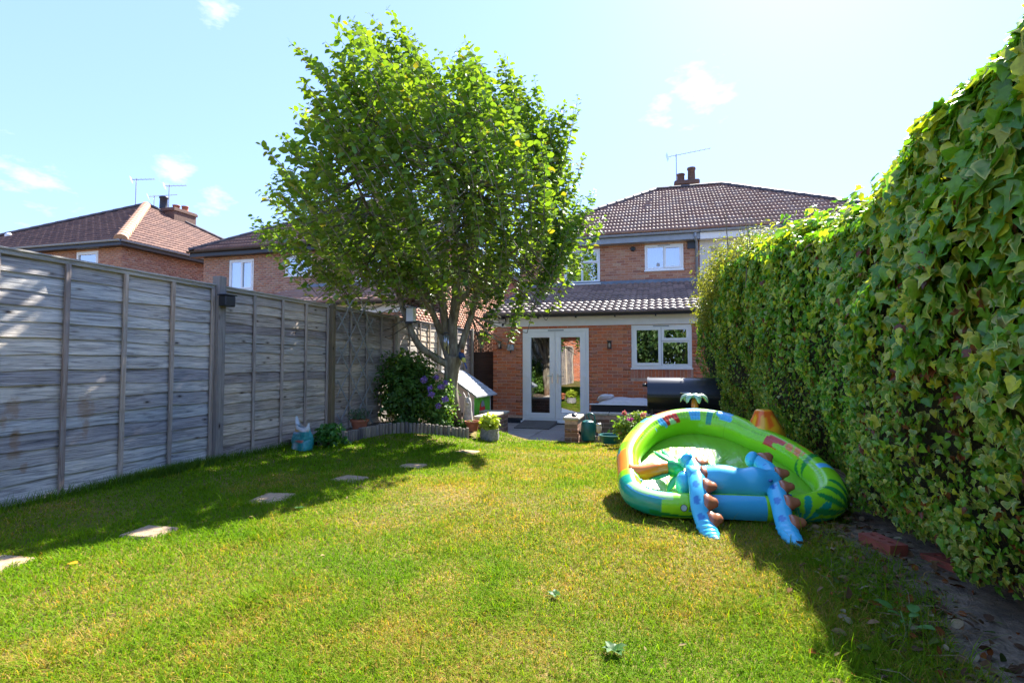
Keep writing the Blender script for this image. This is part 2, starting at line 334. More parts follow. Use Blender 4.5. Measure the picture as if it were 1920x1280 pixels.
# ground sheets
def groundmat():
    m, N, L = newmat('lawn ground'); n = noisen(N, L, 1.6, 6); n2 = noisen(N, L, 30, 6)
    r = ramp(N, [(.35, (.12, .13, .02)), (.52, (.22, .17, .05)), (.68, (.38, .24, .09))]); L.new(n.outputs['Fac'], r.inputs[0])
    r2 = ramp(N, [(.3, (.45,)*3), (.7, (1,)*3)]); L.new(n2.outputs['Fac'], r2.inputs[0])
    return finish(m, N, L, mulc(N, L, r.outputs[0], r2.outputs[0]), .95, n2.outputs['Fac'], .03, .8, spec=.2)
M['ground'] = groundmat()
def woodmat(name, stops, tint_var=.5, axis='Y', knots=True, stain=False, rough=.8, spec=.3):
    m, N, L = newmat(name)
    st = {'Y': (34, 1.5, 34), 'X': (1.5, 34, 34), 'Z': (34, 34, 1.5)}[axis]
    g = N.new('ShaderNodeNewGeometry'); rn = rnds(N, L)
    off = N.new('ShaderNodeCombineXYZ'); mu = N.new('ShaderNodeMath'); mu.operation = 'MULTIPLY'; mu.inputs[1].default_value = 37
    L.new(rn, mu.inputs[0]); L.new(mu.outputs[0], off.inputs[0]); L.new(mu.outputs[0], off.inputs[1])
    va = N.new('ShaderNodeVectorMath'); va.operation = 'ADD'; L.new(g.outputs['Position'], va.inputs[0]); L.new(off.outputs[0], va.inputs[1])
    mp_ = N.new('ShaderNodeMapping'); mp_.inputs['Scale'].default_value = st; L.new(va.outputs[0], mp_.inputs[0])
    n = N.new('ShaderNodeTexNoise'); n.inputs['Scale'].default_value = 1.6; n.inputs['Detail'].default_value = 9; n.inputs['Roughness'].default_value = .68; n.inputs['Distortion'].default_value = 1.3
    L.new(mp_.outputs[0], n.inputs['Vector'])
    r = ramp(N, stops); L.new(n.outputs['Fac'], r.inputs[0]); c = r.outputs[0]
    r1 = ramp(N, [(0, (1-tint_var, 1-tint_var, 1-tint_var*.85)), (.5, (1, .98, .95)), (1, (1-tint_var*.55, 1-tint_var*.45, 1-tint_var*.3))]); L.new(rn, r1.inputs[0]); c = mulc(N, L, c, r1.outputs[0])
    nb = noisen(N, L, 1.4, 4); rb = ramp(N, [(.35, (.80, .80, .82)), (.65, (1.15, 1.05, .95))]); L.new(nb.outputs['Fac'], rb.inputs[0]); c = mulc(N, L, c, rb.outputs[0])
    bump = n.outputs['Fac']
    if knots:
        mp2 = N.new('ShaderNodeMapping'); mp2.inputs['Scale'].default_value = (1, 2.6, 6.5) if axis == 'Y' else (6.5, 6.5, 2.6); L.new(va.outputs[0], mp2.inputs[0])
        v = N.new('ShaderNodeTexVoronoi'); v.inputs['Scale'].default_value = 1.5; L.new(mp2.outputs[0], v.inputs['Vector'])
        rk = ramp(N, [(.05, (.12, .10, .09)), (.09, (.6, .56, .52)), (.19, (1, 1, 1))]); L.new(v.outputs['Distance'], rk.inputs[0]); c = mulc(N, L, c, rk.outputs[0])
    if stain:
        # splashed brown preservative marks
        pp = N.new('ShaderNodeSeparateXYZ'); L.new(g.outputs['Position'], pp.inputs[0]); last = None
        for (y, z, ry, rz) in [(3.22, .64, .07, .13), (3.22, .50, .03, .12), (2.72, .68, .05, .09), (2.66, .60, .03, .07), (2.74, .45, .035, .10), (2.74, .35, .05, .04), (2.80, .25, .03, .04)]:
            vs = []
            for (s_, c0, rr) in (('Y', y, ry), ('Z', z, rz)):
                a = N.new('ShaderNodeMath'); a.operation = 'SUBTRACT'; L.new(pp.outputs[s_], a.inputs[0]); a.inputs[1].default_value = c0
                b = N.new('ShaderNodeMath'); b.operation = 'DIVIDE'; L.new(a.outputs[0], b.inputs[0]); b.inputs[1].default_value = rr
                d = N.new('ShaderNodeMath'); d.operation = 'POWER'; L.new(b.outputs[0], d.inputs[0]); d.inputs[1].default_value = 2; vs.append(d.outputs[0])
            a = N.new('ShaderNodeMath'); a.operation = 'ADD'; L.new(vs[0], a.inputs[0]); L.new(vs[1], a.inputs[1])
            if last is None: last = a.outputs[0]
            else:
                q = N.new('ShaderNodeMath'); q.operation = 'MINIMUM'; L.new(last, q.inputs[0]); L.new(a.outputs[0], q.inputs[1]); last = q.outputs[0]
        nn = noisen(N, L, 26, 5); a = N.new('ShaderNodeMath'); a.operation = 'MULTIPLY_ADD'; L.new(nn.outputs['Fac'], a.inputs[0]); a.inputs[1].default_value = 2.6; L.new(last, a.inputs[2])
        rs = ramp(N, [(.55, (1, 1, 1)), (.95, (0, 0, 0))]); dv = N.new('ShaderNodeMath'); dv.operation = 'DIVIDE'; dv.inputs[1].default_value = 2.6; L.new(a.outputs[0], dv.inputs[0]); L.new(dv.outputs[0], rs.inputs[0])
        mm = N.new('ShaderNodeMixRGB'); mu3 = N.new('ShaderNodeMath'); mu3.operation = 'MULTIPLY'; mu3.inputs[1].default_value = .5; L.new(rs.outputs[0], mu3.inputs[0]); L.new(mu3.outputs[0], mm.inputs[0]); L.new(c, mm.inputs[1]); mm.inputs[2].default_value = (.30, .15, .045, 1); c = mm.outputs[0]
    return finish(m, N, L, c, rough, bump, .010, .9, spec=spec)
GREY = [(.28, (.13, .125, .115)), (.42, (.40, .385, .36)), (.53, (.66, .64, .58)), (.68, (.86, .82, .73))]
M['fence1'] = woodmat('weathered fence board', GREY, stain=True)
GREY2 = [(.28, (.15, .12, .09)), (.42, (.40, .35, .28)), (.53, (.60, .53, .44)), (.68, (.80, .72, .60))]
M['fence2'] = woodmat('weathered brownish fence board', GREY2)
M['batten'] = woodmat('fence batten', [(.3, (.26, .19, .14)), (.5, (.48, .40, .33)), (.7, (.64, .58, .50))], axis='Z', knots=False)
M['rail'] = woodmat('fence rail', [(.3, (.22, .20, .16)), (.5, (.45, .42, .36)), (.7, (.62, .58, .50))], axis='Y', knots=False)
M['post'] = woodmat('fence post', [(.3, (.30, .27, .21)), (.5, (.50, .46, .37)), (.7, (.66, .62, .52))], axis='Z')
M['post_new'] = woodmat('tanalised post', [(.3, (.22, .17, .08)), (.5, (.34, .27, .14)), (.7, (.42, .35, .2))], axis='Z')
M['post_brown'] = woodmat('brown post', [(.3, (.10, .05, .02)), (.5, (.20, .10, .04)), (.7, (.28, .15, .06))], axis='Z')
M['dark_board'] = woodmat('dark brown board', [(.3, (.035, .018, .012)), (.5, (.06, .032, .02)), (.7, (.09, .05, .03))], axis='X', knots=False)
M['yellow_board'] = woodmat('yellow feather board', [(.3, (.26, .18, .06)), (.5, (.40, .29, .11)), (.7, (.5, .38, .16))], axis='Z', knots=False)
M['lath'] = simple('trellis lath', (.30, .30, .29), .85, .3, 12)
M['log'] = woodmat('weathered log', [(.3, (.16, .135, .10)), (.5, (.30, .26, .21)), (.7, (.48, .44, .37))], axis='Z', knots=False, tint_var=.6)
M['bark'] = None
def barkmat():
    m, N, L = newmat('tree bark'); n = noisen(N, L, 14, 8, (1, 1, .3)); n2 = noisen(N, L, 4, 4)
    r = ramp(N, [(.3, (.07, .05, .035)), (.5, (.20, .17, .12)), (.7, (.33, .31, .24))]); L.new(n.outputs['Fac'], r.inputs[0])
    sp = N.new('ShaderNodeSeparateXYZ'); g = N.new('ShaderNodeNewGeometry'); L.new(g.outputs['Position'], sp.inputs[0])
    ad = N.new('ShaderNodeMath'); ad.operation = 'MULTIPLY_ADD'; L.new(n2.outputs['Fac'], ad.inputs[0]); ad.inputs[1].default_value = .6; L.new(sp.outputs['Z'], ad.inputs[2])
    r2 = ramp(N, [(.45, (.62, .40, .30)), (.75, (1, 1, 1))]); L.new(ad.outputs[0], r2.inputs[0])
    return finish(m, N, L, mulc(N, L, r.outputs[0], r2.outputs[0]), .9, n.outputs['Fac'], .02, 1)
M['bark'] = barkmat()
# ------------------------------------------------------------------ ground
def ground():
    xs = np.concatenate([[-120, -40], np.arange(-12, 8.01, .12), [30, 120]]); ys = np.concatenate([[-60, -20], np.arange(-8, 9.36, .12), [9.37]])
    X, Y = np.meshgrid(xs, ys); Z = G_np(X, Y)
    nzv = np.array([[noise.noise(Vector((x*.9, y*.9, 0))) for x in xs] for y in ys])
    Z = Z + .012*nzv
    nx, ny = len(xs), len(ys); idx = np.arange(nx*ny).reshape(ny, nx)
    F = np.stack([idx[:-1, :-1], idx[:-1, 1:], idx[1:, 1:], idx[1:, :-1]], -1).reshape(-1, 4)
    V = np.stack([X, Y, Z], -1).reshape(-1, 3)
    mk('lawn_ground', npmesh('lawn_ground', V, F, True), None, M['ground'], 'structure')
    m = MB().box(-300, 9.30, -.9, 300, 600, -.47); m.build('far_ground', M['soil'], None, kind='structure')
ground()
# patio: slabs on a bed
pb = MB().box(-4.3, 9.31, -.46, 3.2, 12.6, -.425).build('patio', M['mortar_grey'], None, kind='structure')
slab_mesh = MB().box(-.297, -.297, -.03, .297, .297, 0, bev=.006).build('slab', M['slab'], pb)
first = True
for j in range(5):
    for i in range(13):
        x = -4.2+.6*i+.3; y = 9.36+.6*j+.3
        if y > 12.17: continue
        o = slab_mesh if first else slab_mesh.copy()
        if not first: C.objects.link(o)
        first = False; o.location = (x, y, -.400+R.uniform(-.003, .003)); o.rotation_euler = (0, 0, math.pi/2*R.randint(0, 3)+R.uniform(-.004, .004))
        o.matrix_parent_inverse = Matrix.Identity(4)

# ------------------------------------------------------------------ building helpers
def grid_cells(w_, h_, ops):
    us = sorted(set([0, w_]+[u for o in ops for u in (o[0], o[2])])); vs = sorted(set([0, h_]+[v for o in ops for v in (o[1], o[3])]))
    us = [u for u in us if 0 <= u <= w_]; vs = [v for v in vs if 0 <= v <= h_]
    for a, b in zip(us[:-1], us[1:]):
        for c, d in zip(vs[:-1], vs[1:]):
            mu, mv = (a+b)/2, (c+d)/2
            if not any(o[0] < mu < o[2] and o[1] < mv < o[3] for o in ops): yield a, c, b, d
def frame_m(O, U, Nv):
    "u along the wall, v up, n outwards"
    U = Vector(U).normalized(); Nv = Vector(Nv).normalized(); V = Vector((0, 0, 1))
    return Matrix(((U.x, V.x, Nv.x, O[0]), (U.y, V.y, Nv.y, O[1]), (U.z, V.z, Nv.z, O[2]), (0, 0, 0, 1)))
def wall_sheet(name, parent, Fm, w_, h_, ops, mat, th=.1, label=None):
    m = MB(); m.m = Fm
    for a, c, b, d in grid_cells(w_, h_, ops): m.add([(a, c, 0), (b, c, 0), (b, d, 0), (a, d, 0)], [(0, 1, 2, 3)])
    for o in ops:
        a, c, b, d = o
        for p, q in (((a, c), (b, c)), ((b, c), (b, d)), ((b, d), (a, d)), ((a, d), (a, c))):
            m.add([(p[0], p[1], 0), (q[0], q[1], 0), (q[0], q[1], -th), (p[0], p[1], -th)], [(3, 2, 1, 0)])
    return m.build(name, mat, parent)
def brick_wall(parent, Fm, w_, h_, ops, mat, nind, vmin=0, vmax=None, umin=0, umax=None, bl=.215, bh=.065, j=.010, proud=.005, mortar='mortar', name='wall'):
    wl = wall_sheet(name, parent, Fm, w_, h_, ops, M[mortar])
    vmax = vmax or h_; umax = umax or w_
    full = []; cut = []
    r0 = int(vmin/(bh+j)); nr = int(h_/(bh+j))+1
    for r in range(r0, nr):
        v0 = r*(bh+j)+j/2; v1 = v0+bh
        if v1 > vmax: break
        u = -(bl+j)/2*(r % 2)
        while u < umax:
            a, b = max(u, umin), min(u+bl, umax); u += bl+j
            if b-a < .02: continue
            segs = [(a, b)]
            for o in ops:
                if v1 > o[1]+.004 and v0 < o[3]-.004:
                    ns = []
                    for (p, q) in segs:
                        if q <= o[0] or p >= o[2]: ns.append((p, q)); continue
                        if p < o[0]-.015: ns.append((p, o[0]-.002))
                        if q > o[2]+.015: ns.append((o[2]+.002, q))
                    segs = ns
            for (p, q) in segs: (full if q-p > bl-.001 else cut).append((p, v0, q, v1))
    def cd(b):
        c = Fm @ Vector(((b[0]+b[2])/2, (b[1]+b[3])/2, 0)); return (c-CAM).length
    full.sort(key=cd); ind = full[:nind]; rest = full[nind:]+cut
    if ind:
        src = None
        for (p, v0, q, v1) in ind:
            if src is None:
                mb = MB(); b = .004
                mb.add([(0, 0, -.02), (bl, 0, -.02), (bl, bh, -.02), (0, bh, -.02), (0, 0, proud-.003), (bl, 0, proud-.003), (bl, bh, proud-.003), (0, bh, proud-.003), (b, b, proud), (bl-b, b, proud), (bl-b, bh-b, proud), (b, bh-b, proud)],
                       [(0, 1, 5, 4), (1, 2, 6, 5), (2, 3, 7, 6), (3, 0, 4, 7), (4, 5, 9, 8), (5, 6, 10, 9), (6, 7, 11, 10), (7, 4, 8, 11), (8, 9, 10, 11)])
                src = mb.build('brick', M[mat], wl); o = src
                me = src.data
            else:
                o = bpy.data.objects.new('brick', me); C.objects.link(o); o.parent = wl
            o.matrix_parent_inverse = Matrix.Identity(4)
            o.matrix_basis = Fm @ Matrix.Translation((p, v0, R.uniform(-.0015, .0015)))
    if rest:
        A = np.array(rest); n = len(A); z = np.full(n, proud)+NR.uniform(-.0015, .0015, n); zb = np.full(n, -.01)
        P = np.zeros((n, 8, 3))
        for k, (iu, iv, zz) in enumerate([(0, 1, zb), (2, 1, zb), (2, 3, zb), (0, 3, zb), (0, 1, z), (2, 1, z), (2, 3, z), (0, 3, z)]):
            P[:, k, 0] = A[:, iu]; P[:, k, 1] = A[:, iv]; P[:, k, 2] = zz
        T = np.array(Fm); V = P.reshape(-1, 3) @ T[:3, :3].T + T[:3, 3]
        base = np.array([(0, 1, 5, 4), (1, 2, 6, 5), (2, 3, 7, 6), (3, 0, 4, 7), (4, 5, 6, 7)])
        F = (base[None] + (np.arange(n)*8)[:, None, None]).reshape(-1, 4)
        o = mk('bricks', npmesh('bricks', V, F, rnd=np.repeat(NR.random(n), 8)), wl, M[mat], 'stuff')
    return wl
def window(parent, Fm, a, c, b, d, sashes, glass='glass_up', fr=.055, sash=.05, depth=-.03, sill=True, vent=True, curtain=None, room=.5, name='window', wood='upvc'):
    "frame ring, opening sashes with their panes, sill; sashes: (u0,v0,u1,v1,opening) in window fractions"
    m = MB(); m.m = Fm
    z0, z1 = depth-.05, depth+.02
    m.box(a, c, z0, b, c+fr, z1); m.box(a, d-fr, z0, b, d, z1); m.box(a, c+fr, z0, a+fr, d-fr, z1); m.box(b-fr, c+fr, z0, b, d-fr, z1)
    W, H = b-a-2*fr, d-c-2*fr
    cells = [(a+fr+s[0]*W, c+fr+s[1]*H, a+fr+s[2]*W, c+fr+s[3]*H, s[4]) for s in sashes]
    win = m.build(name, M[wood], parent)
    for (p, q, r_, s_, op) in cells:
        mm = MB(); mm.m = Fm; g = .003; k = sash if op else sash*.55
        p += g; q += g; r_ -= g; s_ -= g; zz = z1+(.018 if op else -.006)
        mm.box(p, q, z0+.01, r_, q+k, zz); mm.box(p, s_-k, z0+.01, r_, s_, zz); mm.box(p, q+k, z0+.01, p+k, s_-k, zz); mm.box(r_-k, q+k, z0+.01, r_, s_-k, zz)
        mm.build('sash', M[wood], win)
        gm = MB(); gm.m = Fm; gm.add([(p+k-.004, q+k-.004, z0+.045), (r_-k+.004, q+k-.004, z0+.045), (r_-k+.004, s_-k+.004, z0+.045), (p+k-.004, s_-k+.004, z0+.045)], [(0, 1, 2, 3)])
        gm.build('pane', M[glass], win)
    if sill:
        mm = MB(); mm.m = Fm; mm.box(a-.02, c-.035, -.05, b+.02, c-.003, .035, bev=.005); mm.build('sill', M[wood], win)
    if vent:
        mm = MB(); mm.m = Fm; u = (a+b)/2; mm.box(u-.17, d-fr*.75, z1+.001, u+.17, d-fr*.35, z1+.014, bev=.003); mm.build('trickle_vent', M['coping'] if vent == 2 else M['gutter_grey'], win)
    if curtain:
        gm = MB(); gm.m = Fm
        for (u0, u1) in curtain:
            n = 24; A = a+(b-a)*u0; B = a+(b-a)*u1; vs = []; fs = []
            for i in range(n+1):
                u = A+(B-A)*i/n; zz = -.16+.015*math.sin(i*1.7); vs += [(u, c, zz), (u, d, zz)]
            for i in range(n): fs.append((2*i, 2*i+2, 2*i+3, 2*i+1))
            gm.add(vs, fs)
        gm.build('curtain', M['curtain'], win)
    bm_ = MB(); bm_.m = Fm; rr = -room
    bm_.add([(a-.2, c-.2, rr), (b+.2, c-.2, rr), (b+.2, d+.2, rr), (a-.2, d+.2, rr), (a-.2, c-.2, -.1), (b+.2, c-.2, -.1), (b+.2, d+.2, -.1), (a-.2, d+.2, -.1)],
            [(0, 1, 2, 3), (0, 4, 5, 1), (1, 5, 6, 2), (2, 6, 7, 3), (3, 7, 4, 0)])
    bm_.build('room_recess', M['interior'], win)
    return win
TILE_SHAPES = {}
def tile_verts(kind, tw, tl, th=.030):
    "one interlocking tile: u across, v up the slope, w out"
    if kind == 'roman': prof = [(0, .012), (.12, .030), (.25, .036), (.38, .026), (.5, .006), (.62, .028), (.75, .036), (.88, .026), (1.0, .008)]
    else: prof = [(0, .012), (.04, .020), (.16, .020), (.2, .010), (.5, .010), (.82, .010), (1.0, .013)]
    V = []; k = len(prof)
    for (v, lift) in ((0, th), (tl*1.06, 0)):
        for (u, w_) in prof: V.append((u*tw, v, w_+lift))
    for (u, w_) in prof: V.append((u*tw, 0, w_*.0+.0))
    F = []
    for i in range(k-1):
        F.append((i, i+1, k+i+1, k+i)); F.append((2*k+i, 2*k+i+1, i+1, i))
    return np.array(V), np.array(F)
def roof_face(roof, O, U, V, poly, mat, nind, tw=.30, tl=.34, kind='roman', deck='tile_ext', clipc=.12):
    "tiles laid on one roof slope; poly is the slope outline in (u,v)"
    U = Vector(U).normalized(); V = Vector(V).normalized(); W = U.cross(V)
    T = Matrix(((U.x, V.x, W.x, O[0]), (U.y, V.y, W.y, O[1]), (U.z, V.z, W.z, O[2]), (0, 0, 0, 1)))
    mb = MB(); mb.m = T; n = len(poly)
    mb.add([(p[0], p[1], -.004) for p in poly]+[(p[0], p[1], -.07) for p in poly], [tuple(range(n)), tuple(range(2*n-1, n-1, -1))]+[(i, n+i, n+(i+1) % n, (i+1) % n) for i in range(n)])
    mb.build('deck', M[deck], roof)
    def inside(u, v):
        c = False
        for i in range(n):
            (x1, y1), (x2, y2) = poly[i], poly[(i+1) % n]
            if (y1 > v) != (y2 > v) and u < (x2-x1)*(v-y1)/(y2-y1)+x1: c = not c
        return c
    us = [p[0] for p in poly]; vs = [p[1] for p in poly]; spots = []
    v = min(vs); r = 0
    while v < max(vs)-.05:
        u = min(us)
        while u < max(us):
            if inside(u+tw*.5, v+tl*.4) and inside(u+tw*.5, v+.01): spots.append((u, v))
            u += tw
        v += tl; r += 1
    spots.sort(key=lambda s: ((T @ Vector((s[0], s[1], 0)))-CAM).length)
    tv, tf = tile_verts(kind, tw, tl)
    me = None
    for (u, v) in spots[:nind]:
        if me is None: me = npmesh('roof_tile', tv, tf); me.materials.append(M[mat])
        o = bpy.data.objects.new('roof_tile', me); C.objects.link(o); o.parent = roof
        o.matrix_basis = T @ Matrix.Translation((u, v, R.uniform(0, .004))) @ Matrix.Rotation(R.uniform(-.006, .006), 4, 'Z')
    rest = spots[nind:]
    if rest:
        P = np.array([(u, v, R.uniform(0, .004)) for (u, v) in rest]); VV = (tv[None]+P[:, None]).reshape(-1, 3)
        A = np.array(T); VV = VV @ A[:3, :3].T + A[:3, 3]
        FF = (tf[None]+(np.arange(len(rest))*len(tv))[:, None, None]).reshape(-1, 4)
        mk('roof_tiles', npmesh('roof_tiles', VV, FF, rnd=np.repeat(NR.random(len(rest)), len(tv))), roof, M[mat], 'stuff')
def cap_run(roof, a, b, mat, rad=.12, step=.42, name='ridge_tile', lift=.02):
    a = Vector(a); b = Vector(b); d = (b-a); n = max(1, round(d.length/step)); me = None
    d.normalize(); x = d.cross(Vector((0, 0, 1))).normalized(); z = x.cross(d)
    for i in range(n):
        p = a+(b-a)*(i/n); s = (b-a).length/n
        if me is None:
            k = 7; vs = []
            for j, rr in ((0, rad*1.06), (s*1.04, rad*.96)):
                for q in range(k):
                    t = math.pi*(q/(k-1))*1.1-.16; vs.append((rr*math.cos(t), j, rr*math.sin(t)*.75))
            fs = [(q, q+1, k+q+1, k+q) for q in range(k-1)]+[tuple(range(k-1, -1, -1))]
            me = bpy.data.meshes.new(name); me.from_pydata(vs, [], fs); me.materials.append(M[mat])
        o = bpy.data.objects.new(name, me); C.objects.link(o); o.parent = roof
        o.matrix_basis = Matrix(((x.x, d.x, z.x, p.x), (x.y, d.y, z.y, p.y), (x.z, d.z, z.z, p.z+lift), (0, 0, 0, 1)))
def hip_roof(house, x0, y0, x1, y1, ez, k, mat, ridge, faces='FL', nind=300, kind='roman', tw=.30, tl=.34, deck='tile_ext', split=None, rad=.12, hipmat=None):
    "hipped roof on a rectangle of eaves at height ez; ridge along x (or a point)"
    roof = MB().box(x0+.1, y0+.1, ez-.10, x1-.1, y1-.1, ez-.02).build('roof', M['gutter'], house)
    t = min((y1-y0), (x1-x0))/2; s = math.sqrt(1+k*k)
    rl = (x0+t, y0+t, ez+k*t); rr = (x1-t, y0+t, ez+k*t); Wd = x1-x0; sl = t*s
    rl2 = (x0+t, y1-t, ez+k*t); rr2 = (x1-t, y1-t, ez+k*t)
    def tri(O, U, V, w_, n_, kd=kind):
        poly = [(0, 0), (w_, 0), (w_-t, sl), (t, sl)] if w_-2*t > .01 else [(0, 0), (w_, 0), (w_/2, sl)]
        roof_face(roof, O, U, V, poly, mat, n_, tw, tl, kind, deck)
    nf = nind if 'L' not in faces and 'R' not in faces else int(nind*.5)
    tri((x0, y0, ez), (1, 0, 0), (0, 1, k), Wd, nf)
    if 'R' in faces: tri((x1, y0, ez), (0, 1, 0), (-1, 0, k), y1-y0, nind-nf)
    else: 
        m = MB(); m.add([(x1, y0, ez), (x1, y1, ez), rr2, rr], [(0, 1, 2, 3)]); m.build('side_slope', M[deck], roof)
    m = MB(); m.add([(x0, y1, ez), (x0, y0, ez), rl, rl2], [(0, 1, 2, 3)]); m.build('side_slope', M[deck], roof)
    m = MB(); m.add([(x1, y1, ez), (x0, y1, ez), rl2, rr2], [(0, 1, 2, 3)]); m.build('rear_slope', M[deck], roof)
    cap_run(roof, (x0, y0, ez), rl, ridge, rad); cap_run(roof, (x1, y0, ez), rr, hipmat or ridge, rad*(1.35 if hipmat else 1))
    if Wd-2*t > .1: cap_run(roof, rl, rr, ridge, rad)
    if 'R' in faces: cap_run(roof, (x1, y1, ez), rr2, ridge, rad)
    return roof
def gutter(parent, a, b, mat, r=.055, brackets=0, name='gutter'):
    a = Vector(a); b = Vector(b); d = (b-a).normalized(); x = d.cross(Vector((0, 0, 1))); vs = []; k = 7
    for p in (a, b):
        for q in range(k):
            t = math.pi+math.pi*q/(k-1); vs.append(p+x*r*math.cos(t)+Vector((0, 0, r*math.sin(t))))
        for q in range(k-1, -1, -1):
            t = math.pi+math.pi*q/(k-1); vs.append(p+x*(r-.006)*math.cos(t)+Vector((0, 0, (r-.006)*math.sin(t))))
    n = 2*k; m = MB(); m.add(vs, [(i, (i+1) % n, n+(i+1) % n, n+i) for i in range(n)]+[tuple(range(n-1, -1, -1)), tuple(range(n, 2*n))])
    g = m.build(name, mat, parent)
    for i in range(brackets):
        p = a+(b-a)*((i+.5)/brackets); mb = MB().box(p.x-.015, p.y-.02, p.z-r-.035, p.x+.015, p.y+r+.02, p.z-r+.012); mb.build('bracket', mat, g)
    return g
def aerial(base, h, arm, deg, label, n=7, boom=1.1, tilt=0, rod=.016):
    t = thing('tv_aerial', label, 'aerial', base, math.radians(deg), 'television aerials on the chimneys')
    o = MB().tube([(0, 0, 0), (0, 0, h)], rod, 6).build('mast', M['gutter_grey'], None); o.parent = t
    m = MB(); m.m = wm(t) @ Matrix.Translation((0, 0, h-.05)) @ Matrix.Rotation(math.radians(tilt), 4, 'Y')
    m.m = Matrix.Translation((0, 0, h-.05)) @ Matrix.Rotation(math.radians(tilt), 4, 'Y')
    m.tube([(-boom*.2, 0, 0), (boom*.8, 0, 0)], rod*.7, 5)
    for i in range(n):
        x = -boom*.12+boom*.9*i/(n-1); l = .17-.07*i/n
        m.tube([(x, -l, 0), (x, l, 0)], rod*.4, 4)
    m.add([(-boom*.2, -.16, -.14), (-boom*.2, .16, -.14), (-boom*.2-.03, .16, .14), (-boom*.2-.03, -.16, .14)], [(0, 1, 2, 3)])
    o = m.build('boom', M['chrome'], None); o.parent = t
    return t
def chimney(house, x0, y0, x1, y1, z0, z1, pots, mat='brick_dark', name='chimney'):
    m = MB().box(x0, y0, z0, x1, y1, z1-.16, bev=.01).box(x0-.05, y0-.05, z1-.16, x1+.05, y1+.05, z1-.04, bev=.01).box(x0-.02, y0-.02, z1-.04, x1+.02, y1+.02, z1, bev=.01)
    c = m.build(name, M[mat], house)
    for (x, y, r, h, mt) in pots:
        MB().lathe([(r*1.1, 0), (r, .06), (r*.92, h*.8), (r*1.1, h*.84), (r*1.1, h*.97), (r*.8, h)], 14, Matrix.Translation((x, y, z1-.01))).build('chimney_pot', M[mt], c, True)
    return c
# ------------------------------------------------------------------ our house with the rear extension
XL, XP, XR = -4.1, 1.1, 6.2
hc = thing('brick_house', 'red brick semi with the single storey kitchen extension and french doors, behind the patio', 'house', (-1.5, 15.7, -.44), 0)
YE = 12.17; ZB = -.44
# extension
Fe = frame_m((-3.84, YE, ZB), (1, 0, 0), (0, -1, 0))
def eo(x0, z0, x1, z1): return (x0+3.84, z0-ZB, x1+3.84, z1-ZB)
door = eo(-3.11, -.33, -1.56, 1.80); wine = eo(-.61, .90, .67, 1.85)
sol = (wine[0]-.02, wine[1]-.232, wine[2]+.02, wine[1]-.002)
ew = brick_wall(hc, Fe, 4.97, 2.35, [door, wine, sol], 'brick_ext', 300, vmin=.225, name='extension_wall')
# soldier course of upright bricks under the kitchen window
m = MB(); m.m = Fe; m.add([(sol[0], sol[1], -.001), (sol[2], sol[1], -.001), (sol[2], sol[3], -.001), (sol[0], sol[3], -.001)], [(0, 1, 2, 3)]); m.build('mortar_bed', M['mortar'], ew)
_sm = None
for _i in range(int((sol[2]-sol[0])/.075)):
    if _sm is None:
        o = MB().box(0, 0, -.02, .065, .215, .005, bev=.003).build('brick', M['brick_ext'], ew); _sm = o.data
    else: o = bpy.data.objects.new('brick', _sm); C.objects.link(o); o.parent = ew
    o.matrix_parent_inverse = Matrix.Identity(4); o.matrix_basis = Fe @ Matrix.Translation((sol[0]+.006+_i*.0752, sol[1]+.008, R.uniform(-.001, .001)))
# blue brick plinth
mdark = []
Fp = frame_m((-3.84, YE-.002, ZB), (1, 0, 0), (0, -1, 0))
pl = brick_wall(hc, Fp, 4.97, .165, [door], 'brick_dark', 60, name='plinth', mortar='brick_dark')
MB().box(-3.84, YE+.003, ZB, -3.74, 15.7, 2.0).build('extension_side_wall', M['brick_ext'], hc)
MB().box(1.03, YE+.12, ZB, 1.13, 15.7, 2.0).build('extension_side_wall', M['brick_ext'], hc)
MB().box(-3.92, YE-.045, 1.86, 1.2, YE-.006, 2.075, bev=.004).build('fascia', M['fascia'], hc)
ek = (3.24-2.10)/(15.7-11.93)
er = MB().box(-3.9, YE-.03, 2.08, 1.15, 15.6, 2.10).build('extension_roof', M['gutter'], hc)
esl = math.hypot(15.7-11.93, 3.24-2.10)
roof_face(er, (-3.98, 11.93, 2.13), (1, 0, 0), (0, 1, ek), [(0, 0), (5.2, 0), (5.2, esl), (0, esl)], 'tile_ext', 300, tw=.31, tl=.315)
gutter(hc, (-3.99, 11.90, 2.115), (1.22, 11.90, 2.115), M['gutter'], .055, 6, 'extension_gutter')
MB().add([(-4.1, 15.685, 3.27), (1.15, 15.685, 3.27), (1.15, 15.685, 3.40), (-4.1, 15.685, 3.40), (-4.1, 15.45, 3.235), (1.15, 15.45, 3.235)], [(0, 1, 2, 3), (4, 5, 1, 0)]).build('lead_flashing', M['lead'], hc)
m = MB().box(-4.02, 11.93, 2.06, -3.985, 12.2, 2.18)
m.add([(-4.0, 11.93, 2.02), (-4.0, 11.93, 2.16), (-4.0, 15.7, 3.30), (-4.0, 15.7, 3.16)], [(0, 1, 2, 3)]); m.build('verge_board', M['gutter'], hc)
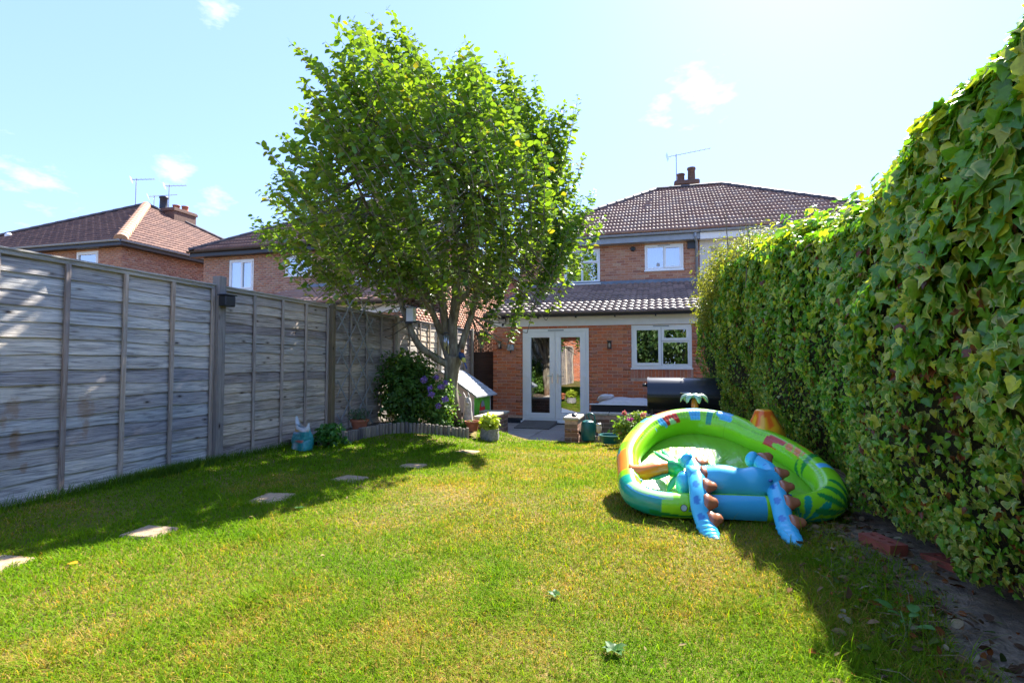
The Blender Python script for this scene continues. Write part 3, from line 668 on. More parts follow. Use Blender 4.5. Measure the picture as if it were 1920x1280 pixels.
# french doors
a, c, b, d = door; fr = .07
m = MB(); m.m = Fe
m.box(a, c, -.07, b, c+.045, .03); m.box(a, d-fr, -.07, b, d, .01); m.box(a, c+.045, -.07, a+fr, d-fr, .01); m.box(b-fr, c+.045, -.07, b, d-fr, .01)
fd = m.build('french_doors', M['upvc'], hc)
mid = (a+b)/2
for (p, q, side) in ((a+fr+.003, mid-.004, 1), (mid+.004, b-fr-.003, -1)):
    m = MB(); m.m = Fe; k = .125; z0, z1 = -.05, .028; v0, v1 = c+.052, d-fr-.004
    m.box(p, v0, z0, q, v0+k*1.05, z1, bev=.004); m.box(p, v1-k, z0, q, v1, z1, bev=.004); m.box(p, v0+k*1.05, z0, p+k, v1-k, z1); m.box(q-k, v0+k*1.05, z0, q, v1-k, z1)
    m.build('door_leaf', M['upvc'], fd)
    m = MB(); m.m = Fe; m.add([(p+k-.003, v0+k, -.02), (q-k+.003, v0+k, -.02), (q-k+.003, v1-k+.003, -.02), (p+k-.003, v1-k+.003, -.02)], [(0, 1, 2, 3)]); m.build('pane', M['glass_door'], fd)
    hx = q-.06 if side > 0 else p+.06
    m = MB(); m.m = Fe; m.box(hx-.017, .98, z1+.001, hx+.017, 1.20, z1+.012, bev=.004); m.tube([(hx, 1.15, z1+.01), (hx, 1.15, z1+.045), (hx-.11*side, 1.15, z1+.05)], .010, 6)
    m.build('handle', M['chrome'], fd)
    hx2 = p+.02 if side > 0 else q-.02
    for hv in (v0+.12, (v0+v1)/2, v1-.14):
        m = MB(); m.m = Fe; m.box(hx2-.028, hv-.045, z1+.001, hx2+.028, hv+.045, z1+.02, bev=.006); m.build('hinge', M['upvc'], fd)
m = MB(); m.m = Fe; m.box(mid-.17, d-fr*.7, .011, mid+.2, d-fr*.35, .024); m.build('trickle_vent', M['gutter_grey'], fd)
m = MB(); m.m = Fe; m.box(a-.04, c-.04, -.05, b+.04, c-.002, .06, bev=.005); m.build('threshold', M['upvc'], fd)
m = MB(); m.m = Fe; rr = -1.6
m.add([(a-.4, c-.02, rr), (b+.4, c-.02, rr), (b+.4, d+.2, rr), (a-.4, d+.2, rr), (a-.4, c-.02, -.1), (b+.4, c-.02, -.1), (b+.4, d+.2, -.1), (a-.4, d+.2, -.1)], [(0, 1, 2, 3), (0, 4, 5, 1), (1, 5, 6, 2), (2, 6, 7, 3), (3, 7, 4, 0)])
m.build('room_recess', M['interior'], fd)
# pale curtain inside left
m = MB(); m.m = Fe
for (A, B) in ((a+.06, a+.30),):
    vs = []; fs = []; n = 20
    for i in range(n+1): vs += [(A+(B-A)*i/n, c, -.2+.02*math.sin(i*1.9)), (A+(B-A)*i/n, d, -.2+.02*math.sin(i*1.9))]
    m.add(vs, [(2*i, 2*i+2, 2*i+3, 2*i+1) for i in range(n)])
m.build('curtain', simple('dark patterned curtain', (.10, .11, .13), .9, .6, 12, stretch=(8, 8, .4)), fd)
window(hc, Fe, *wine, [(0, 0, .5, 1, True), (.5, .64, 1, 1, True), (.5, 0, 1, .64, False)], 'glass_kitchen', fr=.05, sash=.06, vent=True)
# main walls
YM = 15.7
Fm_ = frame_m((XL, YM, ZB), (1, 0, 0), (0, -1, 0))
def mo(x0, z0, x1, z1, X=XL): return (x0-X, z0-ZB, x1-X, z1-ZB)
w1 = mo(-2.73, 3.36, -1.67, 4.37); w2 = mo(-.39, 3.66, .67, 4.39)
brick_wall(hc, Fm_, XP-XL, 5.08, [w1, w2], 'brick_main', 240, vmin=3.6, name='rear_wall', mortar='mortar')
MB().box(XL, YM+.003, ZB, XL+.1, 24.5, 4.62).build('side_wall', M['brick_main'], hc)
window(hc, Fm_, *w1, [(0, 0, .5, 1, False), (.5, .62, 1, 1, True), (.5, 0, 1, .62, False)], 'glass_up', fr=.05, sash=.045, vent=False)
wn = window(hc, Fm_, *w2, [(0, 0, .5, 1, False), (.5, 0, 1, 1, True)], 'glass_up', fr=.05, sash=.05, vent=True, curtain=[(0.03, .97)])
# small ornaments standing inside on the sill
for (x, r, nm, mt) in ((-.02, .09, 'glass_bowl', 'stone'), (.42, .045, 'small_jar', 'fascia')):
    o = MB().lathe([(r*.5, 0), (r, r*.8), (r*.9, r*1.6), (r*.5, r*1.9)], 12, Matrix.Translation((x, YM+.105, 3.72))).build(nm, M[mt], None, True)
    tag(o, 'pale round bowl on the sill behind the upstairs bathroom window' if r > .06 else 'small white jar on the sill behind the right pane of the upstairs bathroom window', 'ornament')
m = MB(); m.m = Fm_; m.lathe([(.07, 0), (.07, .03), (.055, .05), (.03, .03)], 14, Matrix.Translation((-.72-XL, 4.3-ZB, .004))); m.build('extractor_vent', M['gutter'], hc, True)
m = MB(); m.m = Fm_; m.box(.78-XL, 4.22-ZB, .006, 1.02-XL, 4.45-ZB, .04); m.build('dark_vent_cover', M['gutter'], hc)
MB().box(XL-.25, YM-.26, 4.44, XP, YM-.235, 4.60).box(XL-.25, YM-.235, 4.44, XP, YM-.006, 4.46).build('eaves_board', M['gutter_grey'], hc)
gutter(hc, (XL-.3, YM-.31, 4.66), (XP-.01, YM-.31, 4.66), M['gutter_grey'], .06, 0, 'gutter')
MB().tube([(.98, YM-.31, 4.60), (.98, YM-.29, 4.48), (1.02, YM-.07, 4.38), (1.02, YM-.07, 3.42)], .036, 8).build('downpipe', M['gutter_grey'], hc, True)
rf = hip_roof(hc, XL-.3, YM-.3, XR+.3, YM+8.4, 4.70, .585, 'tile_dark', 'ridge_dark', 'F', 300, deck='tile_ext', tw=.21, tl=.335)
ch = chimney(hc, .62, 20.3, 1.42, 21.0, 6.0, 7.72, [(.82, 20.6, .14, .34, 'chimney'), (1.2, 20.6, .14, .55, 'chimney')], 'chimney')
aerial((.66, 20.4, 7.4), 1.35, 1, 8, 'long slanting television aerial on the chimney of the nearest house', n=9, boom=1.55, tilt=-9)
# rendered half of the pair
hd = thing('rendered_house', 'cream rendered half of the semi-detached pair, mostly hidden behind the ivy hedge', 'house', (3.6, 15.7, -.44), 0)
Fd = frame_m((XP+.002, YM-.03, ZB), (1, 0, 0), (0, -1, 0))
wd = mo(1.62, 3.62, 2.75, 4.37, XP)
wall_sheet('rear_wall', hd, Fd, XR-XP, 5.08, [wd], M['render'])
window(hd, Fd, *wd, [(0, 0, .5, 1, True), (.5, 0, 1, 1, True)], 'glass_up', vent=False, curtain=[(0, 1)])
m = MB(); m.m = Fd
for i in range(5): m.box(.30, 4.55+i*.026, .003, .58, 4.565+i*.026, .014)
m.build('air_vent', M['coping'], hd)
MB().box(XP+.005, YM-.29, 4.42, XR+.2, YM-.265, 4.60).box(XP+.005, YM-.265, 4.42, XR+.2, YM-.034, 4.44).build('eaves_board', M['fascia'], hd)
gutter(hd, (XP+.01, YM-.33, 4.66), (XR+.3, YM-.33, 4.66), M['gutter_grey'], .06)
# ------------------------------------------------------------------ neighbour B
hb = thing('brick_house', 'paler brick neighbour house with red tiled roof, behind the tree and the fence', 'house', (-10.7, 14.8, -.44))
YB = 14.8; X0, X1 = -15.16, -6.25; Fb = frame_m((X0, YB, ZB), (1, 0, 0), (0, -1, 0))
b1 = mo(-14.09, 3.45, -13.09, 4.50, X0); b2 = mo(-11.85, 3.86, -10.82, 4.52, X0); b3 = mo(-9.2, 3.6, -8.1, 4.5, X0)
brick_wall(hb, Fb, X1-X0, 5.2, [b1, b2, b3], 'brick_pale', 0, vmin=2.2, name='rear_wall', mortar='mortar_grey')
window(hb, Fb, *b1, [(0, 0, .5, 1, False), (.5, 0, 1, 1, True)], 'glass_up', curtain=[(0, .52), (.6, 1)], vent=False, sill=False)
window(hb, Fb, *b2, [(0, 0, .5, 1, False), (.5, 0, 1, 1, True)], 'glass_up', curtain=[(0, 1)], vent=False)
window(hb, Fb, *b3, [(0, 0, .5, 1, False), (.5, 0, 1, 1, True)], 'glass_up', curtain=[(0, 1)], vent=False)
Fbs = frame_m((X1, YB, ZB), (0, 1, 0), (1, 0, 0))
brick_wall(hb, Fbs, 9.4, 5.2, [], 'brick_pale', 0, vmin=1.6, name='side_wall', mortar='mortar_grey')
MB().tube([(-10.2, YB-.30, 4.66), (-10.22, YB-.06, 4.5), (-10.22, YB-.06, 3.5)], .035, 8).build('downpipe', M['fascia'], hb, True)
MB().box(X0-.3, YB-.3, 4.62, X1+.3, YB-.27, 4.78).box(X0-.3, YB-.27, 4.62, X1+.3, YB-.01, 4.64).box(X1+.012, YB-.01, 4.62, X1+.3, YB+9.6, 4.64).build('eaves_board', M['gutter'], hb)
gutter(hb, (X0-.35, YB-.35, 4.80), (X1+.35, YB-.35, 4.80), M['gutter'], .06)
hip_roof(hb, X0-.32, YB-.32, X1+.32, YB+9.6, 4.82, .60, 'tile_red', 'ridge_dark', 'F', 300, deck='tile_red', tw=.24, tl=.36)
# neighbour lean-to
lx0, lx1, ly0 = -11.2, -6.3, 11.8
Fl = frame_m((lx0+.1, ly0+.25, ZB), (1, 0, 0), (0, -1, 0))
brick_wall(hb, Fl, lx1-lx0-.1, 2.95, [], 'brick_pale', 0, vmin=1.6, name='extension_wall', mortar='mortar_grey')
Fl2 = frame_m((lx1, ly0+.252, ZB), (0, 1, 0), (1, 0, 0))
brick_wall(hb, Fl2, YB-ly0-.25, 2.95, [], 'brick_pale', 0, vmin=1.6, name='extension_wall', mortar='mortar_grey')
MB().box(lx0, ly0+.2, 2.28, lx1+.1, ly0+.24, 2.50).build('fascia', M['fascia'], hb)
lr = MB().box(lx0+.1, ly0+.25, 2.5, lx1, YB-.05, 2.52).build('extension_roof', M['gutter'], hb)
lk = (3.42-2.55)/(YB-ly0); lsl = math.hypot(YB-ly0, .87)
roof_face(lr, (lx0, ly0, 2.56), (1, 0, 0), (0, 1, lk), [(0, 0), (lx1+.1-lx0, 0), (lx1+.1-lx0, lsl), (0, lsl)], 'tile_dark', 150, tw=.3, tl=.34)
gutter(hb, (lx0, ly0-.03, 2.53), (lx1+.15, ly0-.03, 2.53), M['gutter'], .055, 0, 'extension_gutter')
m = MB(); m.add([(lx0-.02, ly0, 2.42), (lx0-.02, ly0, 2.60), (lx0-.02, YB-.01, 3.47), (lx0-.02, YB-.01, 3.29), (lx0+.03, ly0, 2.42), (lx0+.03, ly0, 2.60), (lx0+.03, YB-.01, 3.47), (lx0+.03, YB-.01, 3.29)], [(0, 3, 2, 1), (4, 5, 6, 7), (1, 2, 6, 5), (0, 1, 5, 4), (0, 4, 7, 3)]); m.build('verge_board', M['fascia'], hb)
MB().box(lx0, YB-.03, 3.44, lx1+.1, YB-.012, 3.56).build('lead_flashing', M['lead'], hb)
# ------------------------------------------------------------------ neighbour A
ha = thing('brick_house', 'brick house with pyramid clay tiled roof and pale hip tiles at the far left', 'house', (-22.3, 13.7, -.44))
YA = 13.7; A0, A1 = -27.3, -17.45; Fa = frame_m((A0, YA, ZB), (1, 0, 0), (0, -1, 0))
a1 = mo(-19.54, 3.9, -18.52, 4.86, A0)
brick_wall(ha, Fa, A1-A0, 5.5, [a1], 'brick_pale', 0, vmin=3.2, umin=3, name='rear_wall', mortar='brick_pale')
window(ha, Fa, *a1, [(0, 0, 1, 1, True)], 'glass_up', vent=False)
Fas = frame_m((A1, YA, ZB), (0, 1, 0), (1, 0, 0))
brick_wall(ha, Fas, 9.8, 5.5, [], 'brick_pale', 0, vmin=3.0, name='side_wall', mortar='brick_pale')
MB().box(A0-.3, YA-.3, 4.92, A1+.3, YA-.01, 4.95).box(A1+.012, YA-.01, 4.92, A1+.3, YA+10.2, 4.95).box(A0-.3, YA-.3, 4.95, A1+.3, YA-.27, 5.06).box(A1+.27, YA-.27, 4.95, A1+.3, YA+10.2, 5.06).build('eaves_board', M['gutter'], ha)
gutter(ha, (A0-.3, YA-.35, 5.09), (A1+.35, YA-.35, 5.09), M['gutter_grey'], .06); gutter(ha, (A1+.35, YA-.35, 5.09), (A1+.35, YA+10.2, 5.09), M['gutter_grey'], .06)
hip_roof(ha, A0-.32, YA-.32, A1+.32, YA+10.15, 5.10, .585, 'tile_red', 'ridge_dark', 'FR', 300, kind='flat', tw=.36, tl=.30, deck='tile_red', rad=.14, hipmat='ridge_tan')
chimney(ha, -22.2, 19.0, -21.2, 20.2, 6.5, 8.1, [(-22.05, 19.2, .17, .62, 'brick_dark'), (-21.75, 19.6, .15, .30, 'terracotta'), (-21.45, 19.8, .14, .28, 'terracotta')], 'chimney')
p = at(254, 392, 24.2); aerial((p.x, p.y, 7.6), at(254, 334, 24.2).z-7.6, 1, 35, 'tall television aerial on the left of the far left chimney', n=6, boom=.9, tilt=-8, rod=.022)
p = at(316, 400, 25.0); aerial((p.x, p.y, 7.6), at(316, 346, 25.0).z-7.6, 1, 30, 'tall television aerial on the right of the far left chimney', n=6, boom=.9, tilt=-6, rod=.022)
p = at(289, 380, 25.5); aerial((p.x, p.y, 7.7), at(289, 366, 25.5).z-7.7, 1, 40, 'short slanting television aerial between the far left chimney pots', n=6, boom=1.2, tilt=-12, rod=.020)
p0 = at(15, 470, 21.5); p1 = at(14, 440, 21.5)
o = MB().tube([(p0.x, p0.y, p0.z-.6), (p0.x, p0.y, p1.z-.1)], .09, 12).lathe([(.115, -.12), (.125, 0), (.06, .08)], 12, Matrix.Translation((p0.x, p0.y, p1.z))).build('flue_pipe', M['fascia'], ha, 'auto')
# ------------------------------------------------------------------ fences
def board_mesh(var, ln, ht, th=.014, wob=.009):
    n = 14; vs = []; fs = []; ph = var*2.3
    for i in range(n+1):
        y = ln*i/n; wv = wob*(math.sin(y*2.1+ph)+.6*math.sin(y*5.3+ph*1.7)+.35*math.sin(y*11+ph*3)); cu = .003*math.sin(y*3+ph)
        vs += [(cu+.006, y, wv), (cu, y, ht*.5), (-.012, y, ht), (cu+.006-th*1.4, y, wv+.001), (-.012-th*.5, y, ht)]
    for i in range(n):
        a = i*5; b = a+5
        fs += [(a, b, b+1, a+1), (a+1, b+1, b+2, a+2), (a+3, b+3, b, a), (a+2, b+2, b+4, a+4), (a+4, b+4, b+3, a+3)]
    fs += [(0, 1, 2, 4, 3), (n*5+3, n*5+4, n*5+2, n*5+1, n*5)]
    me = bpy.data.meshes.new('board'); me.from_pydata(vs, [], fs); return me
def lap_panel(fence, P0, ang, ln, ht, nb, mat, rail, nbat=5, z0=0):
    "one waney-lap panel: frame, horizontal boards, upright battens; local y runs along the panel, +x faces the lawn"
    T = Matrix.Translation(P0) @ Matrix.Rotation(ang, 4, 'Z')
    m = MB(); m.m = T
    m.box(-.022, 0, ht-.045, .024, ln, ht-.012, bev=.003); m.box(-.034, -.01, ht-.012, .036, ln+.01, ht+.004, bev=.003)
    pn = m.build('panel', M[rail], fence)
    m = MB(); m.m = T; m.box(-.022, 0, z0, .022, ln, z0+.035, bev=.003); m.build('bottom_rail', M[rail], pn)
    ex = (ht-z0-.08)/nb; mes = [board_mesh(v+nb, ln, ex*1.2) for v in range(4)]
    for me in mes: me.materials.append(M[mat])
    for i in range(nb):
        o = bpy.data.objects.new('board', mes[R.randint(0, 3)]); C.objects.link(o); o.parent = pn
        o.matrix_basis = T @ Matrix.Translation((-.002+R.uniform(-.002, .002), 0, z0+.03+i*ex+R.uniform(-.004, .004))) @ Matrix.Rotation(R.uniform(-.003, .003), 4, 'X')
    bm_ = MB().box(.010, -.019, z0+.01, .030, .019, ht-.046, bev=.003)
    me = None
    for k in range(nbat):
        y = .02+(ln-.04)*k/(nbat-1)
        if me is None: o = bm_.build('batten', M['batten'], None); me = o.data
        else: o = bpy.data.objects.new('batten', me); C.objects.link(o)
        o.parent = pn; o.matrix_parent_inverse = Matrix.Identity(4)
        o.matrix_basis = T @ Matrix.Translation((R.uniform(0, .003), y, 0)) @ Matrix.Rotation(R.uniform(-.004, .004), 4, 'X')
    return pn
def fence_post(fence, x, y, h, mat, s=.09, ang=0, cap=False, z0=-.3):
    m = MB(); m.m = Matrix.Translation((x, y, 0)) @ Matrix.Rotation(ang, 4, 'Z'); m.box(-s/2, -s/2, z0, s/2, s/2, h, bev=.006)
    return m.build('post', M[mat], fence)
fl = thing('wooden_fence', 'long weathered lap panel fence along the left side of the lawn', 'fence', (-4.42, 4.5, 0))
ys = [-3.25, -1.33, .59, 2.50, 4.50, 6.46, 8.38, 10.30, 12.22]
for i in range(len(ys)-1):
    far = ys[i] > 4
    lap_panel(fl, (-4.43, ys[i]+.05, 0), 0, ys[i+1]-ys[i]-.10, 1.81, 15 if not far else 16, 'fence1' if not far else 'fence2', 'rail', 5)
for i, y in enumerate(ys):
    new = abs(y-6.46) < .01
    fence_post(fl, -4.40 if not new else -4.385, y, 1.90 if not far and i == 4 else (1.90 if i == 4 else 1.83), 'post_new' if new else 'post', .095 if i == 4 else .075)
# fence at the side passage
fs_ = thing('side_gate_fence', 'dark brown boarded fence panel between the garden fence and the kitchen extension', 'fence', (-4.25, 12.7, -.4))
fence_post(fs_, -4.62, 12.55, 1.37, 'post_brown', .16, z0=-.45)
sme = None
for i in range(12):
    z = -.38+i*.135
    m = MB().box(-.36, -.008, 0, .36, .008, .142)
    if sme is None: o = m.build('board', M['dark_board'], fs_); sme = o.data
    else: o = bpy.data.objects.new('board', sme); C.objects.link(o); o.parent = fs_
    o.matrix_parent_inverse = wm(fs_).inverted(); o.matrix_basis = Matrix.Translation((-4.18, 12.62, z)) @ Matrix.Rotation(.10, 4, 'X')
m = MB().box(-4.54, 12.60, -.4, -4.50, 12.66, 1.30).box(-4.54, 12.59, 1.24, -3.80, 12.66, 1.285); m.build('frame', M['dark_board'], fs_)
fy = thing('feather_board_fence', 'sunlit yellow upright board fence above the dark side panel, by the neighbour wall', 'fence', (-5.2, 15, 0))
sme = None
for i in range(26):
    y = 13.0+i*.13
    m = MB().box(0, -.06, 0, .012, .06, 2.14)
    if sme is None: o = m.build('board', M['yellow_board'], fy); sme = o.data
    else: o = bpy.data.objects.new('board', sme); C.objects.link(o); o.parent = fy
    o.matrix_parent_inverse = wm(fy).inverted(); o.matrix_basis = Matrix.Translation((-5.1, y, -.3)) @ Matrix.Rotation(.12, 4, 'Z')
MB().box(-5.14, 12.9, 1.84, -5.04, 16.4, 1.90).build('rail', M['rail'], fy)
for y in (12.95, 14.7, 16.4): fence_post(fy, -5.02, y, 1.98, 'post_new', .08, z0=-.4)
# trellis
tr = thing('trellis', 'expanding diamond trellis leaning on the fence beside the yellowish post', 'trellis', (-4.36, 6.5, 0))
def lath(p, q, xo):
    MB().bar((xo, p[0], p[1]), (xo, q[0], q[1]), .02, .008, (1, 0, 0)).build('lath', M['lath'], tr)
ty0, ty1, tz0, tz1 = 6.56, 7.52, .06, 1.93; st = .48; sl_ = 1.22
for d_, xo in ((1, -4.362), (-1, -4.352)):
    for k in range(-4, 9):
        zb = tz0+k*st*.98; pts = []
        za, zc = (zb, zb+sl_*(ty1-ty0)) if d_ > 0 else (zb+sl_*(ty1-ty0), zb)
        a_ = (ty0, za); b_ = (ty1, zc)
        def clip(a_, b_):
            t0, t1 = 0, 1; dz = b_[1]-a_[1]
            for lim, sg in ((tz0, 1), (tz1, -1)):
                t = (lim-a_[1])/dz
                if (dz > 0) == (sg > 0): t0 = max(t0, t)
                else: t1 = min(t1, t)
            return None if t1-t0 < .08 else ((a_[0]+(b_[0]-a_[0])*t0, a_[1]+dz*t0), (a_[0]+(b_[0]-a_[0])*t1, a_[1]+dz*t1))
        r_ = clip(a_, b_)
        if r_: lath(r_[0], r_[1], xo)
# ------------------------------------------------------------------ leaves and foliage
def leaf_tpl(kind, rings=1, curl=.28, cup=.22):
    "template: verts, tris, rim weight (1 on the margin)"
    if kind == 'ivy':
        pts = [(0, -.06), (.22, -.20), (.46, -.08), (.40, .10), (.56, .30), (.30, .40), (.18, .62), (0, .98), (-.18, .62), (-.30, .40), (-.56, .30), (-.40, .10), (-.46, -.08), (-.22, -.20)]
    elif kind == 'ivyb':
        pts = [(0, -.04), (.28, -.18), (.50, .02), (.48, .26), (.34, .44), (.20, .66), (0, .90), (-.24, .62), (-.32, .46), (-.50, .28), (-.48, .0), (-.26, -.18)]
    elif kind == 'oval': pts = [(0, 0), (.22, .18), (.30, .45), (.20, .78), (0, 1.0), (-.20, .78), (-.30, .45), (-.22, .18)]
    elif kind == 'lance': pts = [(0, 0), (.13, .3), (.11, .65), (0, 1.0), (-.11, .65), (-.13, .3)]
    else: pts = [(0, 0), (.3, .3), (0, 1), (-.3, .3)]
    def zf(x, y): return curl*abs(x)**1.1 - cup*(y-.35)**2 + .035*math.sin(11*x+5*y)
    n = len(pts); V = [(0, .30, zf(0, .34)-.02)]; W = [.30 if rings == 2 else 0.0]; F = []
    if rings == 2:
        for (x, y) in pts: xx, yy = x*.74, .34+(y-.34)*.76; V.append((xx, yy, zf(xx, yy)+.02)); W.append(.34 if x*x+(y-.3)**2 > .2 else .04)
        for (x, y) in pts: V.append((x, y, zf(x, y))); W.append(1.0)
        for i in range(n):
            j = (i+1) % n; F.append((0, 1+i, 1+j)); F.append((1+i, 1+n+i, 1+n+j)); F.append((1+i, 1+n+j, 1+j))
    else:
        for (x, y) in pts: V.append((x, y, zf(x, y))); W.append(1.0)
        for i in range(n): F.append((0, 1+i, 1+(i+1) % n))
    return np.array(V, float), np.array(F), np.array(W)
def basis(nrm, tip):
    "rows of rotation matrices from normals and tip directions (m,3)"
    z = nrm/np.linalg.norm(nrm, axis=1, keepdims=True); y = tip-(tip*z).sum(1, keepdims=True)*z
    y /= np.maximum(np.linalg.norm(y, axis=1, keepdims=True), 1e-6); x = np.cross(y, z)
    return np.stack([x, y, z], 2)
def scatter(name, tpl, pos, B, size, c_in, c_rim, parent, mat, kind='stuff', asp=None):
    V, F, W = tpl; m = len(pos); k = len(V); S = size[:, None]*V[None].transpose(2, 0, 1) if False else V[None]*size[:, None, None]
    if asp is not None: S[:, :, 0] *= asp[:, None]
    P = np.einsum('mij,mkj->mki', B, S)+pos[:, None]
    col = c_in[:, None]*(1-W)[None, :, None]+c_rim[:, None]*W[None, :, None]
    FF = (F[None]+(np.arange(m)*k)[:, None, None]).reshape(-1, 3)
    return mk(name, npmesh(name, P.reshape(-1, 3), FF, True, col.reshape(-1, 3)), parent, mat, kind)
def unit(a): return a/np.maximum(np.linalg.norm(a, axis=1, keepdims=True), 1e-6)
# ------------------------------------------------------------------ ivy hedge
hy = thing('ivy_hedge', 'tall fence overgrown with variegated ivy along the right side of the lawn', 'hedge', (1.5, 4, 0))
_HT = [(-3, 2.2), (1, 2.22), (2.3, 2.18), (2.7, 2.10), (3.1, 2.03), (3.6, 1.98), (4.5, 2.08), (5.5, 2.28), (7, 2.45), (9, 2.5), (11.0, 2.25), (12, 2.2)]
def hedge_pt(Y, s):
    "point on the face of the hedge: s 0 at the foot, 1 at the crest, up to 1.35 over the top"
    H = np.interp(Y, [a for a, b in _HT], [b for a, b in _HT])
    far = np.clip((Y-5)/6, 0, 1)
    xs = np.interp(s, [0, .06, .3, .62, .86, 1.0, 1.35], [1.30, 1.26, 1.14, 1.05, 1.02, 1.22, 1.9])
    xs = xs+np.interp(s, [.55, .8, 1.0], [0, .11, .11])*np.clip((7.5-Y)/4, 0, 1)
    xs = xs - far*np.interp(s, [0, .3, .7, 1.0], [.22, .26, .26, .16])
    z = np.where(s <= 1, .03+H*np.sin(np.clip(s, 0, 1)*math.pi/2*.98)**.9*1.0, H-(s-1)*.25)
    z = np.where(s <= 1, np.interp(s, [0, .3, .62, .86, 1.0], [0.06, .30, .68, .93, 1.0])*H, z)
    return xs, z
def hedge_bump(Y, z): return (1-.5*np.clip((z-1.1)/.6, 0, 1))*_hb(Y, z)
def _hb(Y, z): return .07*np.sin(Y*2.3+z*1.1)+.05*np.sin(Y*5.1-z*3.7+1)+.035*np.sin(Y*9.7+z*7.1)+.03*np.sin(z*9-Y*3)
def hedge():
    # woody, leaf-litter dark mass the ivy grows on
    Ys = np.arange(-3, 11.3, .12); Ss = np.concatenate([np.linspace(0, 1, 18), [1.15, 1.35]]); V = []
    for Y in Ys:
        for s in Ss:
            x, z = hedge_pt(np.array([Y]), np.array([s])); x = x[0]+.10-hedge_bump(Y, z[0])*.8; V.append((x, Y, max(z[0]-.05*(s > .8), G(x, Y)-.05 if s < .02 else -9)))
    a, b = len(Ys), len(Ss); idx = np.arange(a*b).reshape(a, b)
    F = np.stack([idx[:-1, :-1], idx[:-1, 1:], idx[1:, 1:], idx[1:, :-1]], -1).reshape(-1, 4)
    V = np.array(V); V[:, :] += NR.normal(0, .012, V.shape)
    mk('stem_mass', npmesh('stem_mass', V, F, True), hy, simple('ivy stems and dead leaves', (.06, .055, .028), 1, .7, 14, bd=.03, bs=1))
    MB().box(1.62, -3, -.3, 1.70, 11.2, 1.8).build('fence_panel', M['fence2'], hy)
    n = 54000
    # density falls with distance
    Y = NR.uniform(0, 1, n); Y = .7+10.4*Y**1.3
    s = np.where(NR.random(n) < .86, 1.02*NR.random(n)**1.18, NR.uniform(.95, 1.32, n))
    x, z = hedge_pt(Y, s); e = 1e-2; x2, z2 = hedge_pt(Y, s+e)
    nx = -(z2-z); nz_ = (x2-x); nr = unit(np.stack([nx, np.zeros(n), nz_], 1))
    keepfoot = s > .02
    bumpv = hedge_bump(Y, z); lay = NR.random(n)**1.5*.075
    pos = np.stack([x, Y, z], 1)+nr*(bumpv-lay+.02)[:, None]
    out_ = (NR.random(n) < .05)&(s > .8)&(Y > 3.2); pos[out_] += nr[out_]*NR.uniform(.03, .12, out_.sum())[:, None]+np.array([0, 0, .04])
    sf = np.interp(z, [0, .9, 1.5, 2.2], [.50, .62, .95, 1.1]); nearf = np.interp(Y, [0, 3, 6, 11], [1.15, 1.0, .92, .95])
    size = (.042+.034*NR.random(n)**2)*sf*nearf; big = NR.random(n) < .05; size[big] *= 1.4; size *= 1+.28*np.clip((4.4-Y)/2.2, 0, 1)*np.clip((z-.5)/.8, 0, 1)
    nrm = unit(nr+NR.normal(0, .42, (n, 3))+np.array([-.1, -.15, .25])); tip = unit(np.array([-.15, -.1, -1.0])+NR.normal(0, .45, (n, 3)))
    top = s > .97; tip[top] = unit(np.array([-.8, -.2, .1])+NR.normal(0, .6, (top.sum(), 3)))
    B = basis(nrm, tip)
    g1 = np.array([.075, .24, .025]); g2 = np.array([.22, .46, .035]); g3 = np.array([.50, .56, .05])
    t = NR.random((n, 1)); ci = g1+(g2-g1)*t; yl = NR.random(n) < np.interp(z, [0, 1.2, 2.2], [.12, .18, .4]); ci[yl] = g3*(.8+.5*NR.random((yl.sum(), 1)))
    var = NR.random(n) < np.interp(z, [0, .9, 1.6, 2.3], [.52, .42, .28, .22]); cr = ci*1.12; pale = np.array([.66, .68, .20])
    cr[var] = pale*(.7+.5*NR.random((var.sum(), 1))); 
    whole = NR.random(n) < .035; ci[whole] = np.array([.42, .44, .18])
    dead = (NR.random(n) < np.interp(z, [0, 1.2, 2], [.05, .04, .004])); ci[dead] = np.array([.26, .085, .03])*(.6+.6*NR.random((dead.sum(), 1))); cr[dead] = ci[dead]*.8
    # largest in the picture first
    dvec = pos-np.array(CAM); dz = dvec@np.array(FW); px = 960+1000*(dvec@np.array(RT))/np.maximum(dz, .01); py = 640-1000*(dvec@np.array(UPV))/np.maximum(dz, .01)
    inview = (dz > .3)&(px > 1000)&(px < 1920)&(py > 0)&(py < 1280)&(lay < .035)
    scr = np.where(inview, size/np.maximum(dz, .3), 0); order = np.argsort(-scr); ind = order[:300]; mask = np.ones(n, bool); mask[ind] = False
    tpls = [leaf_tpl('ivy', 2), leaf_tpl('ivyb', 2)]
    # single leaves share a few meshes per colouring
    variants = []
    for q in range(10):
        i = ind[q*7]; V, F, W = leaf_tpl(('ivy', 'ivyb')[q % 2], 2, (.35, -.2, .5)[q % 3], (.25, .6, 0)[q % 3])
        col = ci[i][None]*(1-W)[:, None]+cr[i][None]*W[:, None]; me = npmesh('leaf', V, F, True, col); me.materials.append(M['ivy']); variants.append(me)
    inv = wm(hy).inverted()
    for q, i in enumerate(ind):
        o = bpy.data.objects.new('leaf', variants[q % 10]); C.objects.link(o); o.parent = hy; o.matrix_parent_inverse = inv
        Mx = Matrix.Identity(4)
        for r_ in range(3):
            for c_ in range(3): Mx[r_][c_] = float(B[i, r_, c_]*size[i]*(R.uniform(.85, 1.15) if False else 1))
            Mx[r_][3] = float(pos[i, r_])
        o.matrix_basis = Mx
    near = mask&(Y < 4.2)&(Y > 1.2); farm = mask&~near
    h = NR.random(n) < .5; cls = NR.integers(0, 3, n); aspv = .72+.5*NR.random(n)
